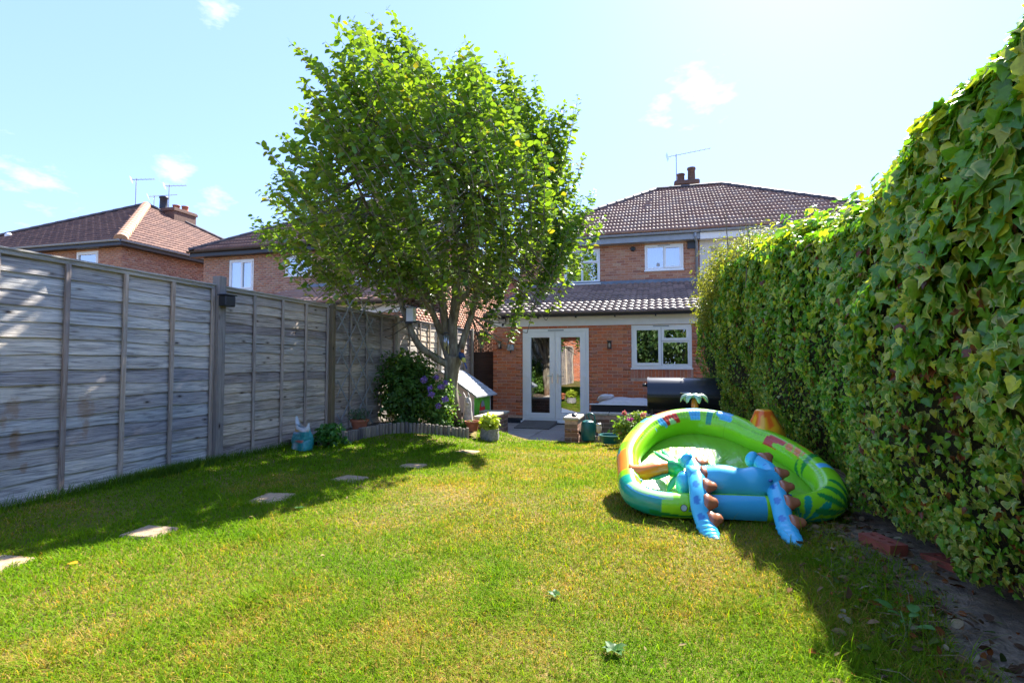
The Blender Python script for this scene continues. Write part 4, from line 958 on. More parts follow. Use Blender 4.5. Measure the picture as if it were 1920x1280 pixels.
    for sel, rg in ((near, 2), (farm, 1)):
        P_, B_, S_, CI, CR = [], [], [], [], []
        for hh, kd in ((h, 'ivy'), (~h, 'ivyb')):
            q = sel&hh
            for cq, (cu_, cp_) in enumerate([(.35, .25), (-.15, .55), (.55, -.1)]):
                q = sel&hh&(cls == cq)
                scatter('foliage', leaf_tpl(kd, rg, cu_, cp_), pos[q], B[q], size[q], ci[q], cr[q] if rg == 2 else ci[q]*.45+cr[q]*.55, hy, M['ivy'], asp=aspv[q])
            continue
            scatter('foliage', leaf_tpl(kd, rg), pos[q], B[q], size[q], ci[q], cr[q] if rg == 2 else ci[q]*.45+cr[q]*.55, hy, M['ivy'])
hedge()
# golden small-leaved shrub rising over the far end of the ivy
def bush_leaves(cen, rad, n, tpl, size, c1, c2, parent, mat, name='foliage', shell=.55, up=.5, bump=.12, floor=None, asp=None, rimf=1.1, flat=False):
    d = unit(NR.normal(0, 1, (n, 3))); r_ = shell+(1-shell)*NR.random(n)**.6
    bm = 1+bump*np.sin(d[:, 0]*5+cen[0]*3)*np.sin(d[:, 2]*6+1)+bump*.8*np.sin(d[:, 1]*9+d[:, 2]*4)
    pos = np.array(cen)+d*np.array(rad)*(r_*bm)[:, None]
    if floor is not None: k = pos[:, 2] > floor; pos = pos[k]; d = d[k]; n = len(pos)
    nrm = unit(d+NR.normal(0, .55, (n, 3))+np.array([0, 0, up])); tip = unit(d*.5+NR.normal(0, .6, (n, 3))+np.array([0, 0, .1]))
    t = NR.random((n, 1)); ci = np.array(c1)+(np.array(c2)-np.array(c1))*t
    return scatter(name, tpl, pos, basis(nrm, tip), size*(.7+.6*NR.random(n)), ci, ci*rimf, parent, mat)
gs = thing('golden_shrub', 'yellow-green small-leaved shrub growing over the far end of the ivy hedge', 'shrub', (1.1, 9, 0))
lt = leaf_tpl('oval')
for (c_, r_, n_) in [((1.05, 8.7, 2.45), (.42, .9, .42), 4200), ((.92, 9.6, 2.25), (.38, .7, .45), 2600), ((1.25, 7.6, 2.42), (.36, .7, .22), 2200), ((.80, 10.1, 1.9), (.25, .5, .3), 900), ((1.35, 8.6, 2.75), (.35, .7, .25), 1400), ((1.35, 6.5, 2.32), (.25, .6, .16), 1100)]:
    bush_leaves(c_, r_, n_, lt, .042, (.20, .25, .04), (.38, .36, .08), gs, M['shrubleaf'], shell=.2, bump=.25)
m = MB()
for i in range(46):
    y = R.uniform(6.2, 10.2); x = R.uniform(.95, 1.45); a = R.uniform(-.25, .25); b_ = R.uniform(-.3, .3); z0 = 1.9; h_ = R.uniform(.55, 1.05)+(.25 if 8 < y < 9.5 else -.1)
    m.tube([(x, y, z0), (x+a*.4, y+b_*.4, z0+h_*.6), (x+a, y+b_, z0+h_)], [.008, .005, .002], 4)
m.build('twigs', M['bark'], gs, kind='stuff')
# ------------------------------------------------------------------ the tree
tx, ty = -3.30, 8.28
TB = Vector((tx, ty, 0))
tree = thing('tree', 'leafy garden tree with pale multi-stemmed trunk growing in the log-edged bed', 'tree', (tx, ty, -.18))
def tl(u, h, v=0): return Vector((tx, ty, 0))+RT*u+Vector((-RT.y, RT.x, 0))*v+Vector((0, 0, h))
def smooth(pts, n=5):
    pts = [Vector(p) for p in pts]; out = []
    for i in range(len(pts)-1):
        p0 = pts[max(i-1, 0)]; p1 = pts[i]; p2 = pts[i+1]; p3 = pts[min(i+2, len(pts)-1)]
        for k in range(n):
            t = k/n; out.append(.5*((2*p1)+(-p0+p2)*t+(2*p0-5*p1+4*p2-p3)*t*t+(-p0+3*p1-3*p2+p3)*t**3))
    out.append(pts[-1]); return out
def lumpy(m, pts, rads, n=12, amp=.06):
    P = smooth(pts, 5); rr = np.interp(np.linspace(0, 1, len(P)), np.linspace(0, 1, len(rads)), rads)
    b = len(m.v); m.tube(P, list(rr), n)
    for i in range(b, len(m.v)):
        v = Vector(m.v[i]); k = (i-b)//n; c = P[min(k, len(P)-1)]; d = v-c
        m.v[i] = tuple(c+d*(1+amp*2*noise.noise(Vector((v.x*6, v.y*6, v.z*2.5)))))
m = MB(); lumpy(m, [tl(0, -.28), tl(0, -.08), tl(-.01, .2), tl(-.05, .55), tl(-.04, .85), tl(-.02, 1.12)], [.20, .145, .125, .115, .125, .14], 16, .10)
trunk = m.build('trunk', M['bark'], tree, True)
LIMB = [([(-.03, .95, 0), (-.30, 1.10, -.1), (-.56, 1.32, -.2), (-.74, 1.72, -.25), (-.95, 2.3, -.4), (-1.6, 3.0, -.6), (-2.4, 3.7, -.7)], [.075, .062, .055, .05, .04, .03, .014]),
        ([(-.06, 1.0, 0), (-.22, 1.45, .1), (-.42, 1.95, .2), (-.7, 2.5, .4), (-1.2, 3.3, .6), (-1.8, 4.6, .7)], [.07, .055, .05, .045, .032, .014]),
        ([(-.04, 1.0, .02), (-.14, 1.6, .05), (-.22, 2.2, -.1), (-.45, 3.1, -.35), (-.9, 4.4, -.6), (-1.3, 5.3, -.7)], [.075, .065, .055, .045, .03, .012]),
        ([(0, 1.0, 0), (-.02, 1.6, 0), (.03, 2.3, .05), (.0, 3.4, .1), (-.2, 4.6, .2), (-.5, 5.7, .3)], [.085, .08, .07, .055, .035, .012]),
        ([(.05, 1.0, 0), (.14, 1.35, .05), (.28, 1.8, .1), (.42, 2.25, .1), (.75, 2.8, .1), (1.3, 3.7, .2), (1.5, 4.6, .3)], [.075, .06, .052, .045, .036, .024, .010]),
        ([(.03, 1.95, .03), (.25, 2.18, 0), (.55, 2.45, -.15), (.95, 2.75, -.4), (1.5, 3.2, -.6)], [.045, .035, .03, .024, .010]),
        ([(-.2, 1.5, .1), (-.36, 1.85, -.1), (-.62, 2.35, -.5), (-1.0, 3.0, -1.2), (-1.3, 3.8, -1.7)], [.05, .042, .036, .028, .010]),
        ([(.0, 1.6, 0), (.12, 2.1, -.3), (.25, 2.8, -.9), (.4, 3.6, -1.4), (.5, 4.4, -1.6)], [.05, .042, .034, .024, .010]),
        ([(.0, 1.5, .05), (-.05, 2.2, .5), (.1, 3.1, 1.1), (.4, 4.0, 1.5)], [.05, .04, .03, .010]),
        ([(-.1, 1.6, .1), (-.45, 2.4, .7), (-1.1, 3.3, 1.4), (-1.6, 4.0, 1.6)], [.05, .04, .028, .010])]
nodes = []
for pts, rads in LIMB:
    m = MB(); P = [tl(a, b, c) for a, b, c in pts]; lumpy(m, P, rads, 9, .05); m.build('branch', M['bark'], tree, True)
    S_ = smooth(P, 5); nodes += S_[len(S_)//3:]
nodes_np = np.array([tuple(p) for p in nodes])
OUT = [(-3.25, 3.35), (-3.32, 3.95), (-3.05, 4.4), (-2.9, 5.0), (-2.75, 5.6), (-2.45, 6.0), (-2.1, 6.15), (-1.8, 6.75), (-1.3, 6.5), (-1.0, 6.62), (-.6, 6.25), (-.15, 6.35), (.2, 6.1), (.75, 6.25), (1.0, 5.8), (1.35, 5.65), (1.65, 5.05), (1.9, 5.1), (2.15, 4.6), (2.25, 3.95), (2.25, 3.55), (1.8, 3.2), (1.35, 2.8), (.85, 2.5), (.4, 2.4), (-.2, 2.4), (-.9, 2.25), (-1.5, 2.3), (-2.0, 2.5), (-2.45, 2.7), (-2.8, 3.0)]
def crown():
    rr = random.Random(3); twig = MB(); LP = []; LN = []; LT = []; LS = []; LC = []
    OC = np.array([-.35, 3.5]); P = np.array(OUT); n = len(P); segl = np.linalg.norm(np.roll(P, -1, 0)-P, axis=1); cum = np.cumsum(segl)/segl.sum()
    shoots = []
    leaders = [(P[k], rr.uniform(1.02, 1.07)) for k in range(n) if P[k][1] > 3.2]+[((P[k]+P[(k+1) % n])/2, rr.uniform(.90, .96)) for k in range(n) if P[k][1] > 2.6]
    for (e, s0) in leaders:
        v0 = rr.uniform(-.6, .6)
        for q in range(5):
            uh = OC+(e-OC)*(s0-q*.035)+np.array([rr.gauss(0, .045), rr.gauss(0, .04)]); shoots.append((uh[0], uh[1], v0+rr.gauss(0, .10), True))
    for i in range(900):
        t = rr.random(); k = int(np.searchsorted(cum, t)); k = min(k, n-1); f = rr.random(); e = P[k]*(1-f)+P[(k+1) % n]*f
        rim = i < 16
        s = rr.uniform(.9, .99) if rim else math.sqrt(rr.uniform(.03, .70))
        if not rim: s *= float(np.interp(e[1], [3.6, 5.0], [1, .78]))*(.90 if e[0] < -2.2 else 1)
        uh = OC+(e-OC)*s
        vmax = 2.35*math.sqrt(max(0, 1-min(s, 1)**2))*min(1, .45+.55*(uh[1]-1.6)/1.6)
        v = rr.uniform(-1, 1)*.35 if rim else ((-1.22 if rr.random() < .55 else 1)*vmax*rr.random()**.45)
        shoots.append((uh[0], uh[1], v, rim))
    for extra in [(-3.3, 3.25, -.2, True), (-3.25, 3.1, -.3, True), (-3.35, 3.45, .1, True), (-1.75, 6.85, 0, True), (-1.72, 6.6, .1, True), (.72, 6.3, 0, True), (1.9, 5.2, 0, True), (-.8, 6.7, 0, True), (2.45, 3.35, -.5, True), (2.4, 3.3, -.3, True)]: shoots.append(extra)
    for (u, h, v, rim) in shoots:
        T_ = tl(u, h, v); fork = tl(-.05, 1.4, 0); lean_ = float(np.interp(u, [-3.3, -1.8, 0, 1.3, 2.3], [-.95, -.75, -.55, -.22, .35])); kk_ = float(np.interp(h, [2.6, 3.8], [0, 1])); d = (T_-fork).normalized()*(.75-.5*kk_)+Vector((0, 0, .55+.35*kk_))+RT*lean_*kk_
        if h < 2.6: d += Vector((0, 0, -.55))+(T_-fork).normalized()*.3
        d.normalize(); ln = rr.uniform(1.3, 2.0) if rim else rr.uniform(.45, .95)
        if h < 2.6: ln *= .6
        S0 = T_-d*ln; bend = Vector((rr.uniform(-.1, .1), rr.uniform(-.1, .1), 0))+RT*(.35*kk_ if rim else .15*kk_)
        def q(t): return S0.lerp(T_, t)+bend*(t*t-t)*-1.0*.6
        pts = [q(k/4) for k in range(5)]
        twig.tube(pts, [.006, .005, .004, .003, .0015], 4, cap=False)
        j = int(np.argmin(((nodes_np-np.array(S0))**2).sum(1))); nd = nodes[j]
        if (nd-S0).length > .05: twig.tube([nd, nd.lerp(S0, .5)+Vector((0, 0, -.04)), S0], [.010, .008, .006], 5, cap=False)
        nl = int(ln/.036); ax = (T_-S0).normalized(); sd_ = ax.cross(Vector((rr.uniform(-1, 1), rr.uniform(-1, 1), rr.uniform(-1, 1)))).normalized(); sd2 = ax.cross(sd_)
        c0 = rr.random()
        for k in range(nl):
            t = .08+.92*k/nl; p = q(t); a = k*2.4+rr.uniform(-.4, .4); sv = sd_*math.cos(a)+sd2*math.sin(a)
            tip = (sv*.9+ax*.55+Vector((0, 0, -.25))+Vector((rr.gauss(0, .25), rr.gauss(0, .25), rr.gauss(0, .25)))).normalized()
            nn = (Vector((0, 0, .8))+ax*.3+Vector((rr.gauss(0, .5), rr.gauss(0, .5), rr.gauss(0, .5)))).normalized()
            LP.append(p+sv*.012); LT.append(tip); LN.append(nn); LS.append((.088+.042*rr.random())*(1.0 if t < .9 else .7)); LC.append(c0)
    twig.build('twigs', M['bark'], tree, kind='stuff')
    LP, LT, LN, LS, LC = map(np.array, (LP, LT, LN, LS, LC)); m_ = len(LP)
    t = (.5*LC+.5*NR.random(m_))[:, None]; ci = np.array([.09, .24, .035])+(np.array([.25, .40, .05])-np.array([.09, .24, .035]))*t
    yel = NR.random(m_) < .03; ci[yel] = np.array([.26, .28, .04])
    B = basis(LN, LT); dist = (LP-np.array(CAM))@np.array(FW); order = np.argsort(dist-NR.random(m_)*.4)
    ind = order[:300]; mask = np.ones(m_, bool); mask[ind] = False
    V, F, W = leaf_tpl('oval'); vs = []
    for q_ in range(6):
        c = ci[ind[q_*5]]; me = npmesh('leaf', V*np.array([1.15, 1, 1]), F, True, np.repeat(c[None], len(V), 0)); me.materials.append(M['leaf']); vs.append(me)
    inv = wm(tree).inverted()
    for q_, i in enumerate(ind):
        o = bpy.data.objects.new('leaf', vs[q_ % 6]); C.objects.link(o); o.parent = tree; o.matrix_parent_inverse = inv; Mx = Matrix.Identity(4)
        for a in range(3):
            for b in range(3): Mx[a][b] = float(B[i, a, b]*LS[i])
            Mx[a][3] = float(LP[i, a])
        o.matrix_basis = Mx
    scatter('foliage', leaf_tpl('oval'), LP[mask], B[mask], LS[mask], ci[mask], ci[mask]*1.05, tree, M['leaf'], asp=np.full(mask.sum(), 1.15))
    print('tree leaves', m_)
crown()
# ------------------------------------------------------------------ lawn: stepping stones, grass
stones = [(510, 938, .24, .28, 8), (280, 1003, .23, .21, 3), (655, 901, .24, .25, -6), (773, 876, .25, .27, 10), (875, 849, .27, .28, -4), (-6, 1065, .22, .22, 5)]
SP = []
for k, (px, py, sx, sy, an) in enumerate(stones):
    p = gat(px, py, -.01); SP.append((p.x, p.y, sx/2, sy/2, math.radians(an)))
    m = MB(); m.box(-sx/2, -sy/2, -.03, sx/2, sy/2, .012, bev=.012)
    o = m.build('stepping_stone', M['stepping'], None); o.location = (p.x, p.y, p.z+.004); o.rotation_euler = ((G(p.x, p.y+.3)-G(p.x, p.y-.3))/.6, 0, math.radians(an))
    tag(o, ['sandy stepping stone in the shade, third from the left edge of the lawn', 'sandy stepping stone, second from the left edge, nearest whole one', 'sandy stepping stone in the middle of the row, half sunken in shaded grass', 'sandy stepping stone just in front of the tree, fifth of the row', 'sandy stepping stone nearest the stone plant pot and patio', 'sandy stepping stone cut off by the left edge of the picture'][k], 'stepping stone', 'stepping stones across the lawn')
def grass():
    n0 = 1350000
    # sample in polar coordinates, density falling with distance
    r = 1.25*(10.5/1.25)**NR.random(n0); ph = NR.uniform(math.radians(-63), math.radians(31), n0)
    # log-uniform radius gives density ~ 1/r^2; thin further close in, thicken away
    keep = NR.random(n0) < np.clip((r/5.5)**.42, 0, 1)*.46
    r = r[keep]; ph = ph[keep]; x = r*np.sin(ph); y = r*np.cos(ph)
    ok = (x > -4.37)&(y < 9.28)
    hx = np.interp(y, [1, 3.3, 5, 9, 12], [1.02, 1.12, 1.05, .95, .9]); ok &= x < hx+.1*np.sin(y*5)
    soil = np.clip((x-(hx-.32))/.4+.0, 0, 1)*(y < 3.6); ok &= NR.random(len(x)) > soil*.97
    # bed and patio limits
    edge = [gat(*p) for p in [(560, 842), (594, 837), (625, 835), (650, 831), (685, 822), (720, 815), (760, 812), (800, 814), (845, 819), (884, 823), (905, 826), (935, 829), (1000, 830), (1060, 831), (1092, 829), (1120, 829), (1150, 828), (1185, 827), (1230, 826), (1400, 826)]]
    eb = [math.atan2(p.x, p.y) for p in edge]; er_ = [math.hypot(p.x, p.y) for p in edge]
    gap_ = (ph > math.atan2(gat(893, 825).x, gat(893, 825).y))&(ph < math.atan2(-1.49, 9.2))
    ok &= (r < np.interp(ph, eb, er_, left=99, right=er_[-1])-.02)|gap_
    for (sx, sy, hw, hh, an) in SP:
        dx = (x-sx)*math.cos(an)+(y-sy)*math.sin(an); dy = -(x-sx)*math.sin(an)+(y-sy)*math.cos(an)
        q = np.maximum(np.abs(dx)/hw, np.abs(dy)/hh); ok &= ~((q < .60+.38*NR.random(len(x))))
    x = x[ok]; y = y[ok]; r = r[ok]; n = len(x)
    def nzv(sc_, o): 
        out = np.zeros(n)
        for k, (a, b, c) in enumerate([(1, .3, 0), (-.4, 1.1, 2), (.8, -.9, 4), (1.7, 1.3, 1), (-2.1, 1.6, 3), (3.1, -.7, 5), (.9, 3.3, 2.2)]):
            out += np.sin((a*x+b*y)*sc_+c+o+1.3*np.sin((b*x-a*y)*sc_*.7+o))/(1+k*.35)
        return out/3.2
    dry = nzv(1.3, 0)*.5+nzv(4.1, 2)*.45+nzv(11, 5)*.3
    # worn, dry middle of the lawn; greener under the hedge, and by the fence as painted-in shade
    mid = np.interp(x, [-4.4, -3.4, -2.0, -1.0, .2, .8], [-.75, -.55, .05, .25, .15, -.45])+np.interp(y, [1.2, 2.5, 5, 9], [.12, .18, .0, -.08])
    dryf = np.clip(.30+.70*dry+.60*mid+NR.normal(0, .16, n), 0, 1)
    tuft = nzv(6, 9)
    ln = (.026+.018*NR.random(n)+.014*np.clip(tuft, 0, 1)+.035*np.clip(tuft-.42, 0, 1))*np.interp(r, [1.2, 4, 9], [.9, .95, 1.15])
    ln *= 1+.9*np.clip((x-.25)/.6, 0, 1)*(.3+NR.random(n)); ln *= 1-.3*dryf
    long = NR.random(n) < .012+.03*np.clip((x-.2), 0, 1)+.10*(np.abs(x+4.3) < .12); ln[long] *= 2.0+1.0*NR.random(long.sum()); dryf[long] *= .4
    wd = np.interp(r, [1.2, 3, 10], [.0022, .0034, .0085])*(.7+.6*NR.random(n))
    az = NR.uniform(0, 2*math.pi, n); lean = .5+.75*NR.random(n); lean = np.where(NR.random(n) < .3, lean+.5, lean)
    z = G_np(x, y)-.004
    dxv = np.cos(az); dyv = np.sin(az); sxv = -dyv; syv = dxv
    V = np.zeros((n, 5, 3)); hx1 = ln*.5
    for k, (t, wf) in enumerate([(0, -1), (0, 1), (.55, -.8), (.55, .8), (1, 0)]):
        off = ln*lean*(t**1.7); V[:, k, 0] = x+dxv*off+sxv*wd*wf*.5; V[:, k, 1] = y+dyv*off+syv*wd*wf*.5; V[:, k, 2] = z+ln*t*np.sqrt(np.clip(1-.45*lean*lean*t*t, .1, 1))
    F = (np.array([(0, 1, 3), (0, 3, 2), (2, 3, 4)])[None]+(np.arange(n)*5)[:, None, None]).reshape(-1, 3)
    gA = np.array([.075, .21, .006]); gB = np.array([.20, .36, .010]); dA = np.array([.42, .28, .05]); dB = np.array([.55, .38, .12])
    a = NR.random((n, 1)); g_ = gA+(gB-gA)*a; d_ = dA+(dB-dA)*NR.random((n, 1)); f = dryf[:, None]
    isd = NR.random((n, 1)) < np.clip(f*.75-.12, 0, .6); mixg = g_*(1-.75*f)+np.array([.34, .33, .035])*.75*f; c = np.where(isd, d_, mixg)
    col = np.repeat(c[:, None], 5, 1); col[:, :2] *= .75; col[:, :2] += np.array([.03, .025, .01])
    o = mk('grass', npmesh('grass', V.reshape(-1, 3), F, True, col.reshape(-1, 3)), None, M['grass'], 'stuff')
    tag(o, 'short dry and green mown grass of the lawn', 'grass', kind='stuff'); print('blades', n)
grass()
# ------------------------------------------------------------------ inflatable paddling pool
P1 = Vector((-.07, 3.61, 0)); P2 = Vector((.92, 3.73, 0)); PA = (P2-P1).normalized(); PH = Vector((0, 0, 1)).cross(PA)
TAU = math.radians(16); PB = PH*math.cos(TAU)+Vector((0, 0, 1))*math.sin(TAU); PN = PA.cross(PB); PO = (P1+P2)/2+PN*.092
PM = Matrix(((PA.x, PB.x, PN.x, PO.x), (PA.y, PB.y, PN.y, PO.y), (PA.z, PB.z, PN.z, PO.z), (0, 0, 0, 1)))
pool = thing('paddling_pool', 'lime green inflatable paddling pool with blue spiked arms, tilted up against the ivy', 'paddling pool', (.43, 3.7, 0))
RC = [(-.605, .50, .085), (-.60, .16, .080), (-.47, .03, .078), (-.25, .01, .078), (0, .02, .078), (.22, .01, .080), (.44, .03, .088), (.62, .13, .098), (.69, .36, .100), (.66, .66, .100), (.56, .92, .100), (.44, 1.08, .105), (.36, 1.22, .115), (.24, 1.34, .12), (.04, 1.41, .122), (-.18, 1.36, .12), (-.38, 1.19, .112), (-.52, .92, .10), (-.59, .70, .09)]
def closed(P, n):
    out = []; k = len(P)
    for i in range(k):
        p0, p1, p2, p3 = [np.array(P[(i+j) % k]) for j in (-1, 0, 1, 2)]
        for q in range(n):
            t = q/n; out.append(.5*((2*p1)+(-p0+p2)*t+(2*p0-5*p1+4*p2-p3)*t*t+(-p0+3*p1-3*p2+p3)*t**3))
    return np.array(out)
LIME = (.27, .70, .015); YEL = (.80, .62, .03); ORG = (.85, .24, .03); TEAL = (.01, .32, .22); DG = (.012, .26, .05); SKYB = (.10, .50, .78); RED = (.60, .05, .02); PALE = (.42, .78, .30); ARC = [0, 0]
def frond(U, V, nf, R0, k0=0):
    r_ = math.hypot(U, V); an = math.atan2(V, U); wv = math.cos(an*nf+k0+r_*6)
    return r_ < R0*(.8+.2*wv) and wv > -.55+1.25*(r_/R0)**1.5
def ring_col(a, b, th, s):
    up = math.sin(th); outw = math.cos(th)
    n1 = noise.noise(Vector((a*6, b*6, th*1.3))); n2 = noise.noise(Vector((a*14+5, b*14, th*2)))
    c = LIME
    if a < -.50 and outw > -.5:
        if b > .78 and b < 1.02+n1*.06: c = YEL
        if .34 < b < .62+n1*.1: c = ORG if outw > .15 else YEL
        if 1.0 < b < 1.12 and n2 > 0: c = TEAL
        if .62 <= b < .70 and outw > .7: c = TEAL
    if b < .25 and outw > -.35:
        if -.64 < a < -.43 and outw > .05 and th > -.9: c = TEAL
        if -.60 < a < -.36 and up > .80: c = SKYB if n1 > -.05 else PALE
        # palm fronds
        for (u0, k) in ((-.235, 1.0), (-.165, -.6)):
            if up > .0 and abs((a-u0)-k*(up-.4)*.05) < .024: c = TEAL
        if -.48 < a < -.03 and -.50 < up < -.28+.25*math.sin((a+.3)*9)**2*.9: c = DG
    # big palm on the front right
    if a > .28 and b < .40:
        pass
    rr_ = .095
    if frond(s-ARC[0], rr_*th+.035, 9, .19): c = TEAL
    if frond(s-ARC[1], rr_*th+.01, 10, .21, 1): c = DG
    if a > .55 and .40 < b < .46 and outw > -.4: c = SKYB
    if a > .50 and .50 < b < .62 and math.sin(b*60+th*3) > .1: c = DG
    if a > .46 and .62 < b < .80 and abs(up-.62) < .36: c = (ORG if math.sin(b*70+th*5) > -.8 else LIME) if n1 > -.18 else LIME
    if a > .42 and .82 < b < .98 and .3 < up < .95: c = RED if n1 > -.12 else LIME
    if b > 1.25:
        if -.36 < a < -.17 and .45 < up < .98: c = RED if n2 > -.25 else PALE
        if -.05 < a < .06 and up > .55: c = SKYB
        if .12 < a < .18 and up > .3: c = TEAL
        if .2 < a < .33 and up > .75 and n1 > -.1: c = SKYB
    if 1.12 < b < 1.27 and a < -.3 and up > .4 and n2 > .12: c = SKYB
    return c
def ring():
    K = closed(RC, 24); n = len(K); ns = 72; V = []; col = []; arc = np.concatenate([[0], np.cumsum(np.linalg.norm(np.diff(K[:, :2], axis=0), axis=1))]); ARC[0] = arc[int(5.75*24)]; ARC[1] = arc[int(7.0*24)]
    for i in range(n):
        a, b, r = K[i]; t = K[(i+1) % n, :2]-K[i-1, :2]; t /= np.linalg.norm(t); o = np.array([-t[1], t[0]])
        ctr = np.array([.03, .68])
        if np.dot(o, K[i, :2]-ctr) < 0: o = -o
        for k in range(ns):
            th = -math.pi/2+2*math.pi*k/ns; rr = r*(1+.010*math.sin(i*2.1)*math.sin(th*2))
            thn = (th+math.pi) % (2*math.pi)-math.pi
            for (t0, dp, fq) in ((2.15, .050, 1.9), (.15, .022, 1.1), (-1.0, .030, 1.5)): rr *= 1-dp*math.exp(-((thn-t0)/.16)**2)*(1+.55*math.sin(i*fq)+.3*math.sin(i*fq*2.3+1))
            V.append(PM @ Vector((a+o[0]*rr*math.cos(th), b+o[1]*rr*math.cos(th), rr*math.sin(th)*1.04))); 
            tt = (th+math.pi) % (2*math.pi)-math.pi; cc_ = ring_col(a, b, tt, arc[i]); sm = .80 if min(abs(tt-2.15), abs(tt+1.0)) < .045 or i in (100, 300) else 1; col.append(tuple(q*sm for q in cc_))
    idx = np.arange(n*ns).reshape(n, ns); nx = np.roll(idx, -1, 0); ny = np.roll(idx, -1, 1); nxy = np.roll(nx, -1, 1)
    F = np.stack([idx, nx, nxy, ny], -1).reshape(-1, 4)
    mk('ring', npmesh('ring', np.array(V), F, True, np.array(col)), pool, M['pool_vinyl'])
    # floor sheet
    def floormat():
        m, N, L = newmat('pool floor sheet'); g = N.new('ShaderNodeTexCoord'); mp_ = N.new('ShaderNodeMapping'); L.new(g.outputs['Object'], mp_.inputs[0])
        mp_.inputs['Scale'].default_value = (9, 2.2, 9); mp_.inputs['Rotation'].default_value = (0, 0, .35)
        n_ = N.new('ShaderNodeTexNoise'); n_.inputs['Scale'].default_value = 2.6; n_.inputs['Detail'].default_value = 3; L.new(mp_.outputs[0], n_.inputs[0])
        return finish(m, N, L, (.22, .50, .03), .22, n_.outputs['Fac'], .012, .45, spec=.6, coat=.2)
    nr = 14; V = []; col = []
    for j in range(nr+1):
        f = j/nr
        for i in range(n):
            a, b, r = K[i]; f2 = 1-f; c = Vector((.03, .66)); q = c.lerp(Vector((a, b)), f2*(1-.0))
            z = -.055-.012*math.sin(f*3)+.0016*math.sin(i*.37+2*math.sin(i*.11))*f2+.003*math.sin(i*.09+f*9)
            V.append(PM @ Vector((q.x, q.y, z)))
    idx = np.arange((nr+1)*n).reshape(nr+1, n); r2 = np.roll(idx, -1, 1)
    F = np.stack([idx[:-1], idx[1:], r2[1:], r2[:-1]], -1).reshape(-1, 4)
    mk('floor_sheet', npmesh('floor_sheet', np.array(V), F, True), pool, floormat())
ring()
BLUE = (.06, .50, .74); BLUED = (.02, .20, .50); BROWN = (.36, .13, .055)
def pm(a, b, c): return PM @ Vector((a, b, c))
# blue bolster across the front
m = MB(); m.cc = BLUE; P = smooth([pm(-.25, .16, .085), pm(-.12, .16, .10), (pm(.08, .14, .098)), pm(.20, .15, .095), pm(.26, .17, .07)], 6)
m.tube(P, [.060 if i in (0, len(P)-1) else .105+.006*math.sin(i*.9) for i in range(len(P))], 22)
m.ell(pm(-.27, .16, .075), (.055, .085, .085), 14, 8); m.ell(pm(.275, .18, .06), (.055, .085, .08), 14, 8)
m.build('bolster', M['pool_vinyl'], pool, True, col=True)
# blue apron print hanging on the front of the ring
m = MB(); m.cc = (.045, .42, .66); n = 12; vs = []
for j in range(8):
    th = math.radians(84-j*16)
    for i in range(n+1):
        a = -.14+.33*i/n; r_ = .078*1.05+.0035; vs.append(pm(a, .015-r_*math.cos(th), r_*math.sin(th)*1.04))
m.add(vs, [(j*(n+1)+i, j*(n+1)+i+1, (j+1)*(n+1)+i+1, (j+1)*(n+1)+i) for j in range(7) for i in range(n)]); m.build('apron', M['pool_vinyl'], pool, True, col=True)
def arm(pts, seed, sidev):
    "flat inflated strip with spots, a knob at the top, and brown scalloped spikes along one edge"
    P = smooth(pts, 15); n = len(P); ns = 30; m = MB(); vs = []; cols = []; L_ = [0]
    for i in range(1, n): L_.append(L_[-1]+(P[i]-P[i-1]).length)
    Ltot = L_[-1]; V = []; frames = []
    for i in range(n):
        d = (P[min(i+1, n-1)]-P[max(i-1, 0)]).normalized(); sd_ = (sidev-d*sidev.dot(d)).normalized(); nn = sd_.cross(d)
        if nn.dot(FW) > 0: nn = -nn
        t = L_[i]/Ltot; w_ = np.interp(t, [0, .06, .3, .7, .80, .92, 1.0], [.040, .052, .057, .052, .056, .046, .006]); th = np.interp(t, [0, .1, .75, .9, 1], [.040, .034, .032, .026, .006])
        frames.append((P[i], sd_, nn, t, w_))
        for k in range(ns):
            a = 2*math.pi*k/ns; wr = 1+(.06*math.sin(i*1.3+k*.6) if t > .74 else .0)
            V.append(P[i]+sd_*w_*math.cos(a)*wr+nn*th*math.sin(a)*wr)
            c = BLUE; sp = (t*6.2) % 1; du = (sp-.5)/6.2*Ltot; dv = math.cos(a)*w_*.9+.012
            if .10 < t < .76 and math.hypot(du/.030, dv/.018) < 1 and math.sin(a) > 0: c = BLUED
            cols.append(c)
    idx = np.arange(n*ns).reshape(n, ns); r2 = np.roll(idx, -1, 1); F = np.stack([idx[:-1], idx[1:], r2[1:], r2[:-1]], -1).reshape(-1, 4)
    ar = mk('arm', npmesh('arm', np.array([tuple(v) for v in V]), F, True, np.array(cols)), pool, M['pool_vinyl'])
    m = MB(); m.cc = BLUE; m.ell(P[0]-sidev*.030+Vector((0, 0, .012)), (.042, .042, .055), 14, 10, rotm('Y', 25)); m.build('knob', M['pool_vinyl'], ar, True, col=True)
    for q, tq in enumerate([.03, .20, .38, .56, .74]):
        i = min(range(n), key=lambda i: abs(frames[i][3]-tq)); p, sd_, nn, t, w_ = frames[i]; d = (P[min(i+1, n-1)]-P[max(i-1, 0)]).normalized()
        m = MB(); m.cc = BROWN; c = p+sd_*(w_*.80)
        M3 = Matrix(((d.x, nn.x, sd_.x, c.x), (d.y, nn.y, sd_.y, c.y), (d.z, nn.z, sd_.z, c.z), (0, 0, 0, 1)))
        prof = [(.062, -.014), (.064, .004), (.059, .018), (.048, .030), (.038, .042), (.033, .054), (.024, .065), (.004, .071)]
        m.lathe([(r_, z_) for r_, z_ in prof], 16, M3 @ Matrix.Diagonal((1.0, .55, 1, 1)))
        m.build('spike', M['pool_vinyl'], ar, True, col=True)
